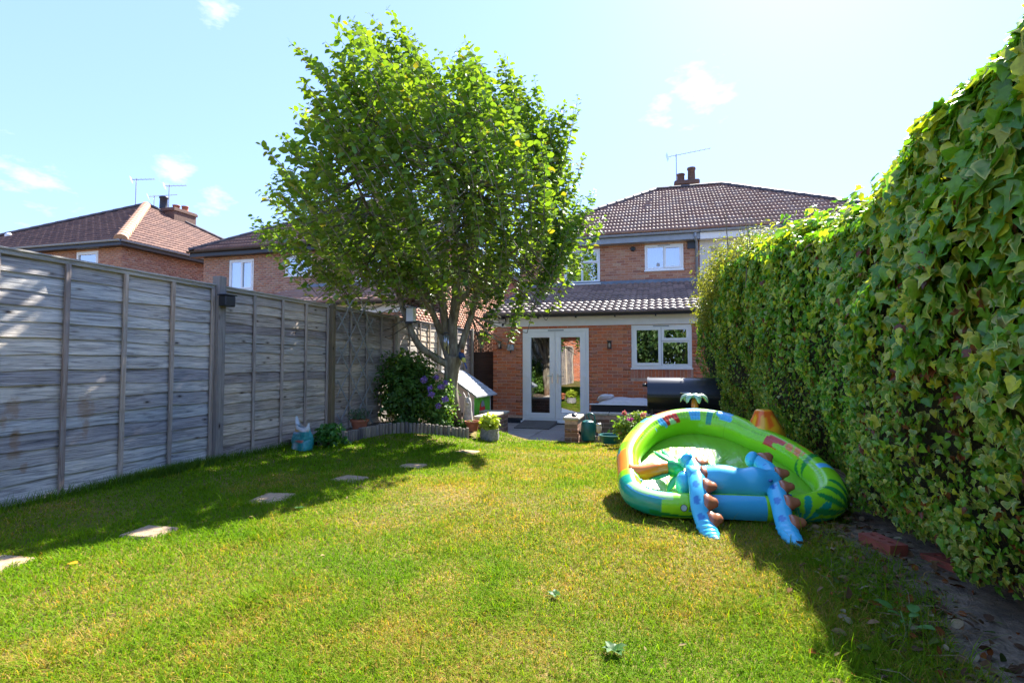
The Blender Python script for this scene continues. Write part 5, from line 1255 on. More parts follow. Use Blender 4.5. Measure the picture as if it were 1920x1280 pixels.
arm([at(1296, 866, 3.62), at(1304, 885, 3.50), at(1309, 915, 3.36), at(1311, 945, 3.27), at(1318, 972, 3.20), at(1332, 1000, 3.10), at(1347, 1012, 3.02)], 1, (RT*.95+UPV*.1-FW*.2).normalized())
arm([at(1418, 862, 3.66), at(1440, 880, 3.56), at(1452, 912, 3.38), at(1463, 945, 3.22), at(1470, 975, 3.12), at(1482, 1003, 3.0), at(1504, 1026, 2.88)], 2, (RT*.93+UPV*.22-FW*.2).normalized())
# fallen inflatable palm: orange trunk, green cap and leaves
m = MB(); m.cc = (.85, .22, .02); m.tube(smooth([at(1176, 884, 3.80), at(1200, 886, 3.78), at(1230, 880, 3.80), at(1252, 876, 3.82)], 5), [.026]+[.058]*10+[.052]*3+[.046]*2, 16)
pt = m.build('palm_trunk', M['pool_vinyl'], pool, True, col=True)
m = MB(); m.cc = (.012, .30, .09); m.ell(at(1264, 878, 3.80), (.070, .06, .062), 16, 10, rotm('Y', 10)); pc = m.build('palm_cap', M['pool_vinyl'], pool, True, col=True)
def inflleaf(a, b, w_, th, c, par, name='palm_leaf', droop=0):
    a = Vector(a); b = Vector(b); m = MB(); m.cc = c; n = 10; P = []; rr = []
    for i in range(n+1):
        t = i/n; P.append(a.lerp(b, t)+Vector((0, 0, droop*4*t*(1-t)))); rr.append(w_*max(.05, math.sin(math.pi*min(1, .12+t*.86))**.8))
    m.tube(P, rr, 12, flat=th); return m.build(name, M['pool_vinyl'], par, True, col=True)
GL = (.012, .33, .08)
inflleaf(at(1262, 866, 3.82), at(1226, 846, 3.98), .040, .35, GL, pc); inflleaf(at(1268, 868, 3.85), at(1240, 842, 4.1), .034, .4, GL, pc)
inflleaf(at(1256, 888, 3.76), at(1216, 899, 3.72), .030, .4, GL, pc); inflleaf(at(1268, 892, 3.74), at(1252, 921, 3.62), .026, .5, (.02, .36, .10), pc); inflleaf(at(1272, 866, 3.85), at(1296, 850, 3.95), .034, .4, GL, pc)
# small hoses and valves
m = MB(); m.cc = (.75, .75, .78); m.tube([at(1189, 886, 3.70), at(1199, 898, 3.66)], .005, 6); m.cc = (.25, .45, .70); m.ell(at(1201, 901, 3.65), (.016, .012, .014), 8, 6); m.build('valve', M['pool_vinyl'], pool, True, col=True)
m = MB(); m.cc = (.02, .08, .42); m.ell(pm(.335, .03, .088), (.022, .022, .010), 12, 6); m.build('valve', M['pool_vinyl'], pool, True, col=True)
m = MB(); m.cc = (.02, .08, .30); m.ell(pm(.24, .075, .16), (.014, .014, .008), 10, 6); m.build('valve', M['pool_vinyl'], pool, True, col=True)
# volcano
m = MB(); K = 28; J = 16; vs = []; base = pm(.54, 1.13, .0); cols = []
for j in range(J+1):
    t = j/J; r_ = np.interp(t, [0, .15, .45, .75, .88, .96, 1], [.140, .148, .125, .082, .068, .048, .005]); z_ = .27*t
    if j == J: z_ = .245
    for k in range(K):
        a = 2*math.pi*k/K; rr = r_*(1+.05*math.sin(a*5)*(t > .3)+.04*math.sin(a*3+1))
        vs.append(base+PA*rr*math.cos(a)+PH*rr*math.sin(a)+Vector((0, 0, z_-.03))-PA*.02*t)
        lim = .93-.60*abs(math.sin(a*3.5+.4))**1.6-.08*math.sin(a*7+2); cols.append((.88, .15, .015) if lim < t < .88 else (.95, .46, .02))
fs = [(j*K+k, j*K+(k+1) % K, (j+1)*K+(k+1) % K, (j+1)*K+k) for j in range(J) for k in range(K)]
mk('volcano', npmesh('volcano', np.array([tuple(v) for v in vs]), np.array(fs), True, np.array(cols)), pool, M['pool_vinyl'])
# small palm sprinkler standing on the back rim
q0 = at(1303, 775, 4.95); q1 = at(1302, 748, 4.98)
m = MB(); m.cc = (.75, .22, .04); m.tube([q0, q0.lerp(q1, .5), q1], [.034, .030, .026], 12); sp = m.build('sprinkler_stem', M['pool_vinyl'], pool, True, col=True)
for k in range(7):
    a = 2*math.pi*k/7+.3; d = RT*math.cos(a)*.125+FW*math.sin(a)*.10; m = MB(); m.cc = (.30, .42, .32)
    P = [q1+Vector((0, 0, .01)), q1+d*.45+Vector((0, 0, .035)), q1+d*.85+Vector((0, 0, .02)), q1+d*1.02+Vector((0, 0, -.03))]
    m.tube(smooth(P, 3), [.014, .022, .03, .034, .036, .034, .03, .024, .016, .004], 10, flat=.45); m.build('sprinkler_leaf', M['pool_vinyl'], sp, True, col=True)
# printed safety panel: lines of tiny unreadable text and two round pictograms
def on_ring(a0, a1, th0, th1, z=.002):
    m = MB(); n = 6; vs = []
    for j in range(5):
        th = math.radians(th0+(th1-th0)*j/4)
        for i in range(n+1):
            a = a0+(a1-a0)*i/n; r_ = .079+z; bb = np.interp(a, [-.60, -.47, -.25, 0], [.16, .03, .01, .02]); vs.append(pm(a, bb-r_*math.cos(th), r_*math.sin(th)*1.04))
    m.add(vs, [(j*(n+1)+i, j*(n+1)+i+1, (j+1)*(n+1)+i+1, (j+1)*(n+1)+i) for j in range(4) for i in range(n)]); return m
pn = on_ring(-.43, -.335, -5, 48, .0016); pn.cc = (.42, .62, .08); pn.c = [(.42, .62, .08)]*len(pn.v); wp = pn.build('warning_panel', M['pool_vinyl'], pool, True, col=True)
m = MB()
for k in range(7):
    q = on_ring(-.425, -.345-.012*(k % 3), 41-k*6.4, 38.6-k*6.4, .0030); b = len(m.v); m.v += q.v; m.c += [(.06, .12, .02)]*len(q.v); m.f += [tuple(i+b for i in f) for f in q.f]
m.build('print_lines', M['pool_vinyl'], wp, True, col=True)
for (a0, c) in ((-.305, (.35, .50, .62)), (-.252, (.30, .42, .05))):
    for (rr, zz, cc) in ((.021, .0030, (.03, .05, .03)), (.0175, .0046, c)):
        m = MB(); m.cc = cc; vs = []
        for k in range(20):
            t = 2*math.pi*k/20; th = math.radians(20)+math.sin(t)*rr/.079; r_ = .079+zz; vs.append(pm(a0+rr*math.cos(t), .01-r_*math.cos(th), r_*math.sin(th)*1.04))
        m.add(vs, [tuple(range(20))]); m.build('pictogram', M['pool_vinyl'], wp, col=True)
# ------------------------------------------------------------------ log edging
def log_edge(name, label, pxs, hts, step=.062, lift=-.02):
    t = thing(name, label, 'edging', tuple(gat(*pxs[0])), 0, 'log roll edging round the beds'); P = smooth([gat(*p) for p in pxs], 8); inv = wm(t).inverted()
    L_ = [0]
    for i in range(1, len(P)): L_.append(L_[-1]+(P[i]-P[i-1]).length)
    n = int(L_[-1]/step); mes = []
    for k in range(5):
        m = MB(); kk = 9; prof = [(.027, -.10), (.028, .10), (.026, .145), (.018, .152)]; m.lathe(prof, kk)
        me = bpy.data.meshes.new('log'); me.from_pydata([tuple(v) for v in m.v], [], m.f); me.materials.append(M['log']); mes.append(me)
    for i in range(n):
        s = (i+.5)*step; x = np.interp(s, L_, [p.x for p in P]); y = np.interp(s, L_, [p.y for p in P]); 
        o = bpy.data.objects.new('log', mes[i % 5]); C.objects.link(o); o.parent = t; o.matrix_parent_inverse = inv
        o.matrix_basis = Matrix.Translation((x, y, G(x, y)+hts+R.uniform(-.012, .012))) @ Matrix.Rotation(R.uniform(0, 6), 4, 'Z') @ Matrix.Rotation(R.uniform(-.06, .06), 4, 'X')
    return P
EL = log_edge('log_edging', 'weathered log roll edging curving round the bed under the tree', [(594, 836), (625, 834), (650, 830), (685, 821), (720, 814), (760, 811), (800, 813), (845, 818), (884, 822)], 0)
EM = log_edge('log_edging', 'short dark log roll edging between the low pillar and the pool', [(1092, 829), (1120, 829), (1150, 828), (1185, 827), (1230, 826)], -.045)
# soil of the two beds
def bed_soil():
    eb = [math.atan2(p.x, p.y) for p in EL]; er = [math.hypot(p.x, p.y) for p in EL]; m = MB(); st = .09; pts = {}
    def z(x, y): return G(x, y)+.075+.02*noise.noise(Vector((x*5, y*5, 2)))
    nx = int(1.75/st); ny = int(4.8/st)
    for i in range(nx):
        for j in range(ny):
            x0 = -4.40+i*st; y0 = 5.5+j*st; x1 = x0+st; y1 = y0+st; cx = (x0+x1)/2; cy = (y0+y1)/2; bgr = math.atan2(cx, cy); r = math.hypot(cx, cy)
            if bgr > eb[-1] and x1 > -3.15: continue
            if r < np.interp(bgr, eb, er)+.03: continue
            m.add([(x0, y0, z(x0, y0)), (x1, y0, z(x1, y0)), (x1, y1, z(x1, y1)), (x0, y1, z(x0, y1))], [(0, 1, 2, 3)])
    m.build('flower_bed_soil', M['soil'], None, True, kind='structure')
bed_soil()
m = MB(); m.add([(p.x, p.y+.02, G(p.x, p.y)+.05) for p in EM]+[(p.x, 9.9, -.28) for p in EM], [(i, i+1, len(EM)+i+1, len(EM)+i) for i in range(len(EM)-1)]); m.build('right_bed_soil', M['soil'], None, True, kind='structure')
# ------------------------------------------------------------------ low garden walls
def low_wall(t, pts, h, z0, cop_over=.03, wd=.215):
    "runs of garden wall with separate bricks and coping stones"
    for (a, b) in zip(pts[:-1], pts[1:]):
        a = Vector(a); b = Vector(b); d = (b-a); ln = d.length; d.normalize(); nn = Vector((d.y, -d.x))
        for side in (1, -1):
            O = a+nn*wd/2*side if side > 0 else b-nn*wd/2
            Fw = frame_m((O.x, O.y, z0), (d.x*side, d.y*side, 0), (nn.x*side, nn.y*side, 0)); brick_wall(t, Fw, ln, h, [], 'brick_garden', 60, name='wall')
        for e, s_ in ((a, -1), (b, 1)):
            O = e-nn*wd/2 if s_ < 0 else e+nn*wd/2
            U = nn if s_ < 0 else -nn; Fw = frame_m((O.x, O.y, z0), (U.x, U.y, 0), (d.x*s_, d.y*s_, 0)); brick_wall(t, Fw, wd, h, [], 'brick_garden', 20, name='end_wall')
        k = max(1, round(ln/.45))
        for i in range(k):
            p = a+d*ln*(i/k); q = a+d*ln*((i+1)/k); w2 = wd/2+cop_over; e0 = cop_over if i == 0 else -.003; e1 = cop_over if i == k-1 else -.003
            p = p-d*e0; q = q+d*e1; l2 = (q-p).length
            m = MB(); m.m = Matrix(((d.x, nn.x, 0, p.x), (d.y, nn.y, 0, p.y), (0, 0, 1, z0+h), (0, 0, 0, 1))); m.box(0, -w2, .002, l2, w2, .05, bev=.012); m.build('coping_stone', M['coping'], t)
wr = thing('garden_wall', 'low brick garden wall with concrete coping on the right of the patio, behind the planted bed', 'wall', (-1.49, 9.2, -.4))
low_wall(wr, [(-1.49, 9.18), (-1.49, 10.15)], .44, -.42); low_wall(wr, [(-1.37, 10.26), (1.2, 10.26)], .44, -.42)
wl_ = thing('garden_wall', 'low brick garden wall with coping beside the tree and the stone pot', 'wall', (-3.05, 8.9, -.4))
low_wall(wl_, [(-3.05, 8.93), (-3.02, 9.95)], .40, -.38); low_wall(wl_, [(-4.1, 10.07), (-2.91, 10.07)], .40, -.38)
# ------------------------------------------------------------------ things on the patio
bb = thing('barrel_barbecue', 'large black barrel barbecue with steel lid handle on the patio behind the pool', 'barbecue', (.39, 9.6, -.4))
BM = Matrix.Translation((.39, 9.62, .44)) @ Matrix.Rotation(math.radians(90), 4, 'Y')
m = MB(); m.lathe([(.30, -.60), (.315, -.59), (.315, .59), (.30, .60), (.02, .605)], 40, BM); m.build('barrel', M['black_gloss'], bb, 'auto')
m = MB(); m.lathe([(.322, -.605), (.322, -.575)], 40, BM).lathe([(.322, .575), (.322, .605)], 40, BM); m.build('end_band', M['black_gloss'], bb, 'auto')
MB().box(-.20, 9.295, .43, .98, 9.305, .46).build('lid_seam', M['dark_metal'], bb)
MB().tube([(.32, 9.33, .50), (.32, 9.27, .51), (.62, 9.27, .51), (.62, 9.33, .50)], .012, 8).build('handle', M['chrome'], bb, True)
for sx in (-.12, .90):
    for sy in (9.42, 9.84): MB().bar((sx, sy, .30), (sx+(-.06 if sx < 0 else .06), sy+(-.08 if sy < 9.6 else .08), -.4), .045, .045).build('leg', M['dark_metal'], bb)
MB().box(-.18, 9.32, -.22, .96, 9.88, -.19, bev=.005).build('shelf', M['dark_metal'], bb)
MB().box(1.0, 9.40, .28, 1.36, 9.85, .31, bev=.004).build('side_shelf', M['dark_metal'], bb)
MB().tube([(-.21, 9.62, .62), (-.30, 9.62, .62)], .03, 10).build('side_vent', M['dark_metal'], bb, True)
sf = thing('rattan_sofa', 'black rattan corner sofa with pale cushions against the kitchen wall', 'sofa', (-.4, 11.4, -.4))
m = MB().box(-1.38, 11.05, -.34, .9, 11.13, .15, bev=.02); m.build('front_panel', M['rattan'], sf)
MB().box(-1.38, 11.13, -.34, .9, 11.9, -.04, bev=.02).build('seat_base', M['rattan'], sf)
MB().box(-1.41, 11.02, .152, .92, 11.16, .17, bev=.004).build('top_rail', M['fascia'], sf)
MB().box(-1.38, 11.13, -.04, -1.30, 11.9, .14, bev=.02).build('arm', M['rattan'], sf)
def pillow(name, c, r, rz, par, mat, tilt=0):
    m = MB(); n = 14; vs = []; Mx = Matrix.Translation(c) @ Matrix.Rotation(rz, 4, 'Z') @ Matrix.Rotation(tilt, 4, 'X')
    for sgn in (1, -1):
        for j in range(n+1):
            for i in range(n+1):
                u = -1+2*i/n; v = -1+2*j/n; k = max(0, (1-u**4)*(1-v**4))**.5
                vs.append(Mx @ Vector((u*r[0]*(1-.05*v*v), v*r[1]*(1-.05*u*u), sgn*r[2]*(k+.03)+.012*math.sin(u*7+v*5)*k)))
    N1 = (n+1)**2; fs = []
    for j in range(n):
        for i in range(n):
            a = j*(n+1)+i; fs.append((a, a+1, a+n+2, a+n+1)); fs.append((N1+a, N1+a+n+1, N1+a+n+2, N1+a+1))
    for i in range(n):
        fs += [(i, N1+i, N1+i+1, i+1), (n*(n+1)+i+1, N1+n*(n+1)+i+1, N1+n*(n+1)+i, n*(n+1)+i), ((i+1)*(n+1), N1+(i+1)*(n+1), N1+i*(n+1), i*(n+1)), (i*(n+1)+n, N1+i*(n+1)+n, N1+(i+1)*(n+1)+n, (i+1)*(n+1)+n)]
    m.add(vs, fs); return m.build(name, mat, par, True)
o = pillow('seat_cushion', (-.72, 11.5, .16), (.55, .34, .10), .0, None, M['cushion'], .08); tag(o, 'long pale cushion lying on the left of the black rattan sofa', 'cushion', 'pale sofa cushions')
o = pillow('seat_cushion', (.38, 11.5, .17), (.48, .34, .09), .03, None, M['cushion'], .1); tag(o, 'pale cushion on the rattan sofa, half hidden by the black barbecue', 'cushion', 'pale sofa cushions')
o = pillow('scatter_cushion', (-1.12, 11.42, .27), (.16, .14, .055), .5, None, M['cushion'], -.4); tag(o, 'small pinkish pillow on the left end of the rattan sofa', 'cushion', 'pale sofa cushions')
o = pillow('back_cushion', (-.13, 11.75, .36), (.10, .12, .05), 0, None, M['cushion'], 1.3); tag(o, 'upright pale cushion beside the left end of the black barbecue', 'cushion', 'pale sofa cushions')
# wooden ramp mat in front of the doors
t = thing('door_ramp', 'grey slatted wooden ramp lying on the patio in front of the french doors', 'doormat', (-2.72, 11.6, -.4))
for i in range(7): MB().box(-3.05, 11.15+i*.135, -.395, -2.28, 11.15+i*.135+.125, -.37+i*.010, bev=.004).build('slat', M['mat'], t)
# lamps and boxes on the wall
for k, (x, z) in enumerate(((-3.67, 1.43), (-1.09, 1.41), (.89, 1.44))):
    t = thing('wall_lamp', ['small black wall lantern at the left end of the kitchen wall', 'small black wall lantern between the french doors and the kitchen window', 'small black wall lantern right of the kitchen window, half behind the ivy'][k], 'lamp', (x, YE-.005, z), 0, 'wall lanterns on the kitchen extension')
    MB().box(x-.035, YE-.022, z-.075, x+.035, YE-.005, z+.075, bev=.005).build('back_plate', M['dark_metal'], t)
    MB().box(x-.05, YE-.13, z+.075, x+.05, YE-.006, z+.095, bev=.004).build('cap', M['dark_metal'], t); MB().box(x-.045, YE-.12, z-.09, x+.045, YE-.015, z-.07, bev=.004).build('base', M['dark_metal'], t)
    for (dx, dy) in ((-.042, -.118), (.036, -.118), (-.042, -.03), (.036, -.03)): MB().box(x+dx, YE+dy, z-.07, x+dx+.006, YE+dy+.006, z+.075).build('bar', M['dark_metal'], t)
    MB().lathe([(.02, -.06), (.024, 0), (.016, .05)], 10, Matrix.Translation((x, YE-.07, z))).build('bulb_glass', M['coping'], t, True)
t = thing('outdoor_socket', 'grey weatherproof socket box on the brick wall left of the french doors', 'socket', (-3.4, YE-.005, 1.37))
MB().box(-3.48, YE-.07, 1.30, -3.32, YE-.006, 1.45, bev=.012).build('box', M['gutter_grey'], t); MB().box(-3.47, YE-.085, 1.31, -3.33, YE-.071, 1.41, bev=.006).build('lid', M['gutter_grey'], t); MB().tube([(-3.4, YE-.04, 1.30), (-3.4, YE-.04, 1.24)], .015, 8).build('cable_gland', M['gutter'], t)
t = thing('floodlight', 'black floodlight with motion sensor on the white fascia above the left corner', 'floodlight', (-3.57, YE-.06, 1.98))
m = MB(); m.m = Matrix.Translation((-3.57, YE-.13, 2.0)) @ rotm('X', 18); m.box(-.085, -.02, -.06, .085, .02, .06, bev=.006); m.build('housing', M['gutter'], t)
m = MB(); m.m = Matrix.Translation((-3.57, YE-.13, 2.0)) @ rotm('X', 18); m.box(-.072, -.024, -.047, .072, -.0205, .047); m.build('lens', M['stone'], t)
MB().bar((-3.57, YE-.05, 1.93), (-3.57, YE-.12, 1.96), .03).build('bracket', M['gutter'], t); MB().ell((-3.57, YE-.12, 1.90), (.03, .03, .028), 12, 8).build('sensor', M['gutter'], t, True)
MB().tube(smooth([(-3.66, YE-.05, 1.97), (-3.72, YE-.06, 2.04), (-3.66, YE-.06, 2.07), (-3.62, YE-.06, 2.03)], 4), .006, 5).build('cable', M['gutter'], t)
# solar lantern box on the fence post
t = thing('solar_lantern', 'small black solar lantern box fixed near the top of the tall fence post', 'lantern', (-4.33, 4.5, 1.64))
MB().box(-4.345, 4.43, 1.585, -4.25, 4.565, 1.695, bev=.008).build('box', M['gutter'], t); MB().box(-4.352, 4.42, 1.696, -4.24, 4.575, 1.708, bev=.003).build('lid', M['black_gloss'], t)
# pots
def pot(name, label, loc, r, h, mat, group=None, prof=None):
    t = thing(name, label, 'plant pot', loc, 0, group)
    MB().lathe([(r*.72, 0), (r*.95, h*.8), (r*1.08, h*.8), (r*1.08, h), (r*.95, h), (r*.9, h*.85), (.01, h*.84)] if not prof else prof, 24, Matrix.Translation(loc)).build('pot_body', M[mat], t, 'auto')
    MB().lathe([(r*.9, h*.82), (.01, h*.86)], 16, Matrix.Translation(loc)).build('soil_fill', M['soil'], t)
    return t
p = gat(918, 826); t = pot('stone_pot', 'grey textured stone pot with bright yellow-green plant on the edge of the patio', (p.x, p.y, p.z-.01), .145, .20, 'stone_pot', prof=[(.11, 0), (.145, .03), (.155, .10), (.14, .17), (.15, .20), (.125, .20), (.12, .17), (.01, .16)])
def leafy(parent, cen, rad, n, size, c1, c2, tpl='oval', mat='shrubleaf', stems=0, **k):
    o = bush_leaves(cen, rad, n, leaf_tpl(tpl), size, c1, c2, parent, M[mat], **k)
    if stems:
        m = MB()
        for i in range(stems):
            a = R.uniform(0, 6.3); q = R.uniform(.2, .8); m.tube([(cen[0], cen[1], cen[2]-rad[2]*1.2), (cen[0]+math.cos(a)*rad[0]*q*.6, cen[1]+math.sin(a)*rad[1]*q*.6, cen[2]), (cen[0]+math.cos(a)*rad[0]*q, cen[1]+math.sin(a)*rad[1]*q, cen[2]+rad[2]*.7)], [.006, .004, .002], 4)
        m.build('stems', M['bark'], parent, kind='stuff')
    return o
s_ = thing('potted_plant', 'bright yellow-green leafy plant growing in the grey stone pot', 'plant', (p.x, p.y, p.z+.17)); leafy(s_, (p.x, p.y, p.z+.29), (.15, .15, .13), 420, .065, (.30, .42, .03), (.50, .58, .05), stems=14, shell=.2)
p = gat(877, 818); t = pot('terracotta_pot', 'empty round terracotta pot on the bed between the trunk and the brick pier', (p.x+.02, p.y+.15, p.z+.07), .115, .16, 'terracotta', 'terracotta pots in the left bed')
p = at(674, 812, 7.45); zz = G(p.x, p.y)+.07; t = pot('terracotta_pot', 'wide terracotta pot with straggly plant by the foot of the trellis', (p.x, p.y, zz), .12, .16, 'terracotta', 'terracotta pots in the left bed')
s_ = thing('potted_plant', 'straggly grey-green plant growing in the wide terracotta pot', 'plant', (p.x, p.y, zz+.14)); leafy(s_, (p.x-.03, p.y, zz+.22), (.17, .14, .09), 300, .04, (.06, .14, .05), (.12, .22, .09), 'lance', stems=16, shell=.2)
p = at(618, 826, 6.35); s_ = thing('leafy_plant', 'small bright green leafy plant at the log edging between the bag and the trellis', 'plant', (p.x, p.y, G(p.x, p.y))); leafy(s_, (p.x, p.y, G(p.x, p.y)+.17), (.16, .14, .13), 380, .06, (.04, .15, .02), (.08, .25, .03), stems=10, shell=.2)
p = at(640, 828, 6.6); s_ = thing('leafy_plant', 'low weeds growing over the gap in the log edging', 'plant', (p.x, p.y, G(p.x, p.y))); leafy(s_, (p.x, p.y, G(p.x, p.y)+.06), (.12, .08, .06), 130, .04, (.05, .16, .05), (.08, .22, .06), shell=.2)
# compost bag
def bag():
    p = at(567, 836, 6.2); t = thing('compost_bag', 'torn teal and white plastic compost bag standing open against the fence', 'bag', (p.x, p.y, 0)); n = 26; k = 14; V = []; col = []
    W, D, H = .150, .075, .29; ang = math.radians(-28)
    for j in range(k+1):
        z = H*j/k
        for i in range(n):
            a = 2*math.pi*i/n; ca, sa = math.cos(a), math.sin(a); w_ = W*(1+.10*math.sin(math.pi*j/k)-.05*(j/k)); d_ = D*(1.15-.35*(j/k)**2)
            d_ = D*(1.12-.80*(j/k)**1.6); x = w_*abs(ca)**.5*np.sign(ca); y = d_*abs(sa)**.6*np.sign(sa); zz = z
            if j > k-4: zz += (j-k+4)/4*(.09*abs(ca)**2.6-.03*ca-.035); x += (j-k+4)/4*.02*ca
            nn = noise.noise(Vector((x*14, y*14+3, z*12)))*.022+noise.noise(Vector((x*34, y*34, z*30)))*.008; x += nn*ca; y += nn*sa; 
            V.append(Vector((x*math.cos(ang)-y*math.sin(ang)+p.x, x*math.sin(ang)+y*math.cos(ang)+p.y, zz+.005)))
            c = (.015, .24, .25)
            q = noise.noise(Vector((x*22, z*30, 1)));
            if q > .30: c = (.05, .36, .36)
            if sa < .2 and abs(x+.01-.05*(z/H-.5)) < .030+.008*math.sin(z*40): c = (.62, .70, .76)
            if j >= k-2: c = (.68, .72, .74)
            if sa < .2 and j in (k-3, k-4) and x < -.02: c = (.60, .34, .07)
            if sa < .2 and j in (k-3,) and x > .04: c = (.66, .60, .55)
            if sa < .1 and .05 < x < .12 and .085 < z < .115: c = (.62, .08, .05)
            if sa < .2 and j == k-5 and x < -.04: c = (.30, .46, .70)
            col.append(c)
    idx = np.arange((k+1)*n).reshape(k+1, n); r2 = np.roll(idx, -1, 1); F = np.stack([idx[:-1], r2[:-1], r2[1:], idx[1:]], -1).reshape(-1, 4)
    mk('sack', npmesh('sack', np.array([tuple(v) for v in V]), F, True, np.array(col)), t, colmat('creased plastic bag', .3, .6, .2, bd=.02, bs=.5, bscale=24))
    m = MB(); m.lathe([(.10, 0), (.12, .06), (.10, .16), (.03, .19)], 16, Matrix.Translation((p.x, p.y, .02)) @ Matrix.Rotation(ang, 4, 'Z') @ Matrix.Diagonal((1.1, .5, 1, 1))); m.build('compost', M['soil'], t, True)
bag()
# shrubs in the left bed
s_ = thing('evergreen_shrub', 'big dark green glossy shrub in front of the fence, left of the tree', 'shrub', (-3.95, 7.9, 0))
leafy(s_, (-3.98, 7.9, .50), (.40, .46, .48), 4000, .068, (.04, .12, .018), (.12, .25, .03), shell=.35, floor=.02, bump=.34)
leafy(s_, (-3.78, 8.05, .80), (.24, .3, .32), 1300, .062, (.06, .16, .02), (.18, .29, .04), shell=.15, bump=.45); leafy(s_, (-4.08, 7.95, .92), (.28, .3, .26), 1500, .062, (.06, .16, .02), (.18, .29, .04), shell=.15, bump=.45)
m = MB()
for i in range(30):
    a = R.uniform(0, 6.3); q = R.uniform(.1, .45); m.tube([(-3.88+math.cos(a)*.08, 7.9+math.sin(a)*.08, -.1), (-3.92+math.cos(a)*q*.4, 7.98+math.sin(a)*q*.4, .4), (-3.95+math.cos(a)*q*.7, 8.0+math.sin(a)*q*.6, .8)], [.014, .009, .004], 5)
m.build('stems', M['bark'], s_, kind='stuff')
s_ = thing('flowering_shrub', 'lighter leafy shrub with purple flower clusters between the dark shrub and the trunk', 'shrub', (-3.35, 8.1, 0))
leafy(s_, (-3.46, 8.0, .24), (.28, .24, .34), 1700, .055, (.10, .24, .03), (.24, .40, .06), shell=.25, bump=.2); leafy(s_, (-3.42, 8.02, .52), (.22, .2, .26), 900, .05, (.10, .24, .03), (.24, .40, .06), shell=.3, bump=.3, stems=16)
for k, (px, py, s) in enumerate([(795, 711, .055), (828, 725, .05), (809, 739, .05), (835, 748, .05), (806, 727, .035), (822, 760, .035), (836, 717, .03), (818, 707, .03)]):
    c = at(px, py, 8.05); bush_leaves(tuple(c), (s, s, s*.8), 80, leaf_tpl('oval'), .030, (.30, .16, .55), (.50, .34, .75), s_, M['petal'], 'flower_head', shell=.6, bump=0)
c = at(842, 769, 8.6); bush_leaves(tuple(c), (.05, .04, .05), 40, leaf_tpl('oval'), .045, (.62, .03, .01), (.75, .05, .02), s_, M['petal'], 'red_flower', shell=.5, bump=0)
s_ = thing('ground_plants', 'low straggly plants along the bottom of the left bed', 'plant', (-3.6, 7.4, 0)); 
for c in ((-3.75, 7.35), (-3.3, 7.75), (-3.05, 8.15)): leafy(s_, (c[0], c[1], G(*c)+.14), (.22, .12, .09), 260, .045, (.04, .11, .02), (.09, .2, .03), shell=.1)
# statue beside the trunk
t = thing('garden_statue', 'tall pale stone animal statue with pointed ears behind the terracotta pot', 'statue', (-3.02, 8.75, -.1))
m = MB(); b_ = at(877, 790, 8.9); 
Mx = Matrix.Translation((b_.x, b_.y, b_.z-.10)); m.lathe([(.075, 0), (.085, .05), (.088, .14), (.075, .24), (.062, .32), (.066, .38), (.058, .44), (.042, .49), (.015, .51)], 16, Mx)
m.ell((b_.x+.035, b_.y-.045, b_.z+.05), (.032, .03, .085), 10, 8); m.ell((b_.x-.03, b_.y-.05, b_.z+.05), (.028, .03, .08), 10, 8)
m.build('statue_body', M['stone'], t, True)
for sx in (-.03, .022):
    m = MB(); m.tube([(b_.x+sx, b_.y, b_.z+.36), (b_.x+sx*1.4-.015, b_.y+.005, b_.z+.43), (b_.x+sx*1.6-.035, b_.y+.01, b_.z+.49)], [.022, .018, .004], 8, flat=.6); m.build('ear', M['stone'], t, True)
m = MB(); m.ell((b_.x+.01, b_.y-.055, b_.z+.31), (.03, .035, .026), 10, 8); m.build('muzzle', M['stone'], t, True)
# playhouse
t = thing('playhouse', 'plastic toy playhouse with grey-white roof and green wall with red door, behind the tree', 'playhouse', (-4.0, 10.9, -.4))
rz = math.radians(-5)
# local: gable wall faces -y (towards camera left), eaves side faces +x
W_, D_, HE, HR = .68, .42, .80, 1.22
cn = at(891, 737, 10.15); PT = Matrix.Translation((cn.x, cn.y, -.40)) @ Matrix.Rotation(rz, 4, 'Z') @ Matrix.Translation((-W_-.06, D_+.06, 0))
def pl_(name, mb, mat, par=t): mb.m = Matrix.Identity(4); mb.v = [tuple(PT @ Vector(v)) for v in mb.v]; return mb.build(name, mat, par, 'auto')
creamp = simple('pinkish grey plastic', (.58, .50, .52), .5, .1, 6, bs=.1); greenp = simple('bright green plastic', (.11, .50, .02), .4, .35, 7, bs=.2); redp = simple('red plastic', (.70, .02, .015), .4, .1, 6); roofp = simple('pale grey plastic roof', (.46, .48, .50), .5, .08, 5, bs=.1); edgep = simple('slate grey plastic trim', (.22, .25, .27), .4, .1, 5)
def gpoly(n=10, w_=W_, e=0):
    pts = [(-w_, 0), (w_, 0), (w_, HE)]
    for i in range(n+1):
        a = i/n; x = w_*(1-2*a); pts.append((x, HE+(HR-HE-e)*max(0, 1-abs(x/w_)**1.2)))
    return pts
for y0, y1 in ((-D_, -D_+.03), (D_-.03, D_)):
    P = gpoly(); n = len(P); mb = MB(); mb.add([(x, y0, z) for x, z in P]+[(x, y1, z) for x, z in P], [tuple(range(n)), tuple(range(2*n-1, n-1, -1))]+[(i, n+i, n+(i+1) % n, (i+1) % n) for i in range(n)]); pl_('gable_wall', mb, creamp)
mb = MB().box(W_-.035, -D_+.032, 0, W_, D_-.032, HE, bev=.008); pl_('side_wall', mb, greenp)
mb = MB().box(-W_, -D_+.032, 0, -W_+.035, D_-.032, HE, bev=.008); pl_('side_wall', mb, greenp)
for i in range(5): mb = MB().box(-W_+.05+i*.2, -D_-.008, .02, -W_+.062+i*.2, -D_-.001, HE+.1, bev=.002); pl_('groove_strip', mb, roofp)
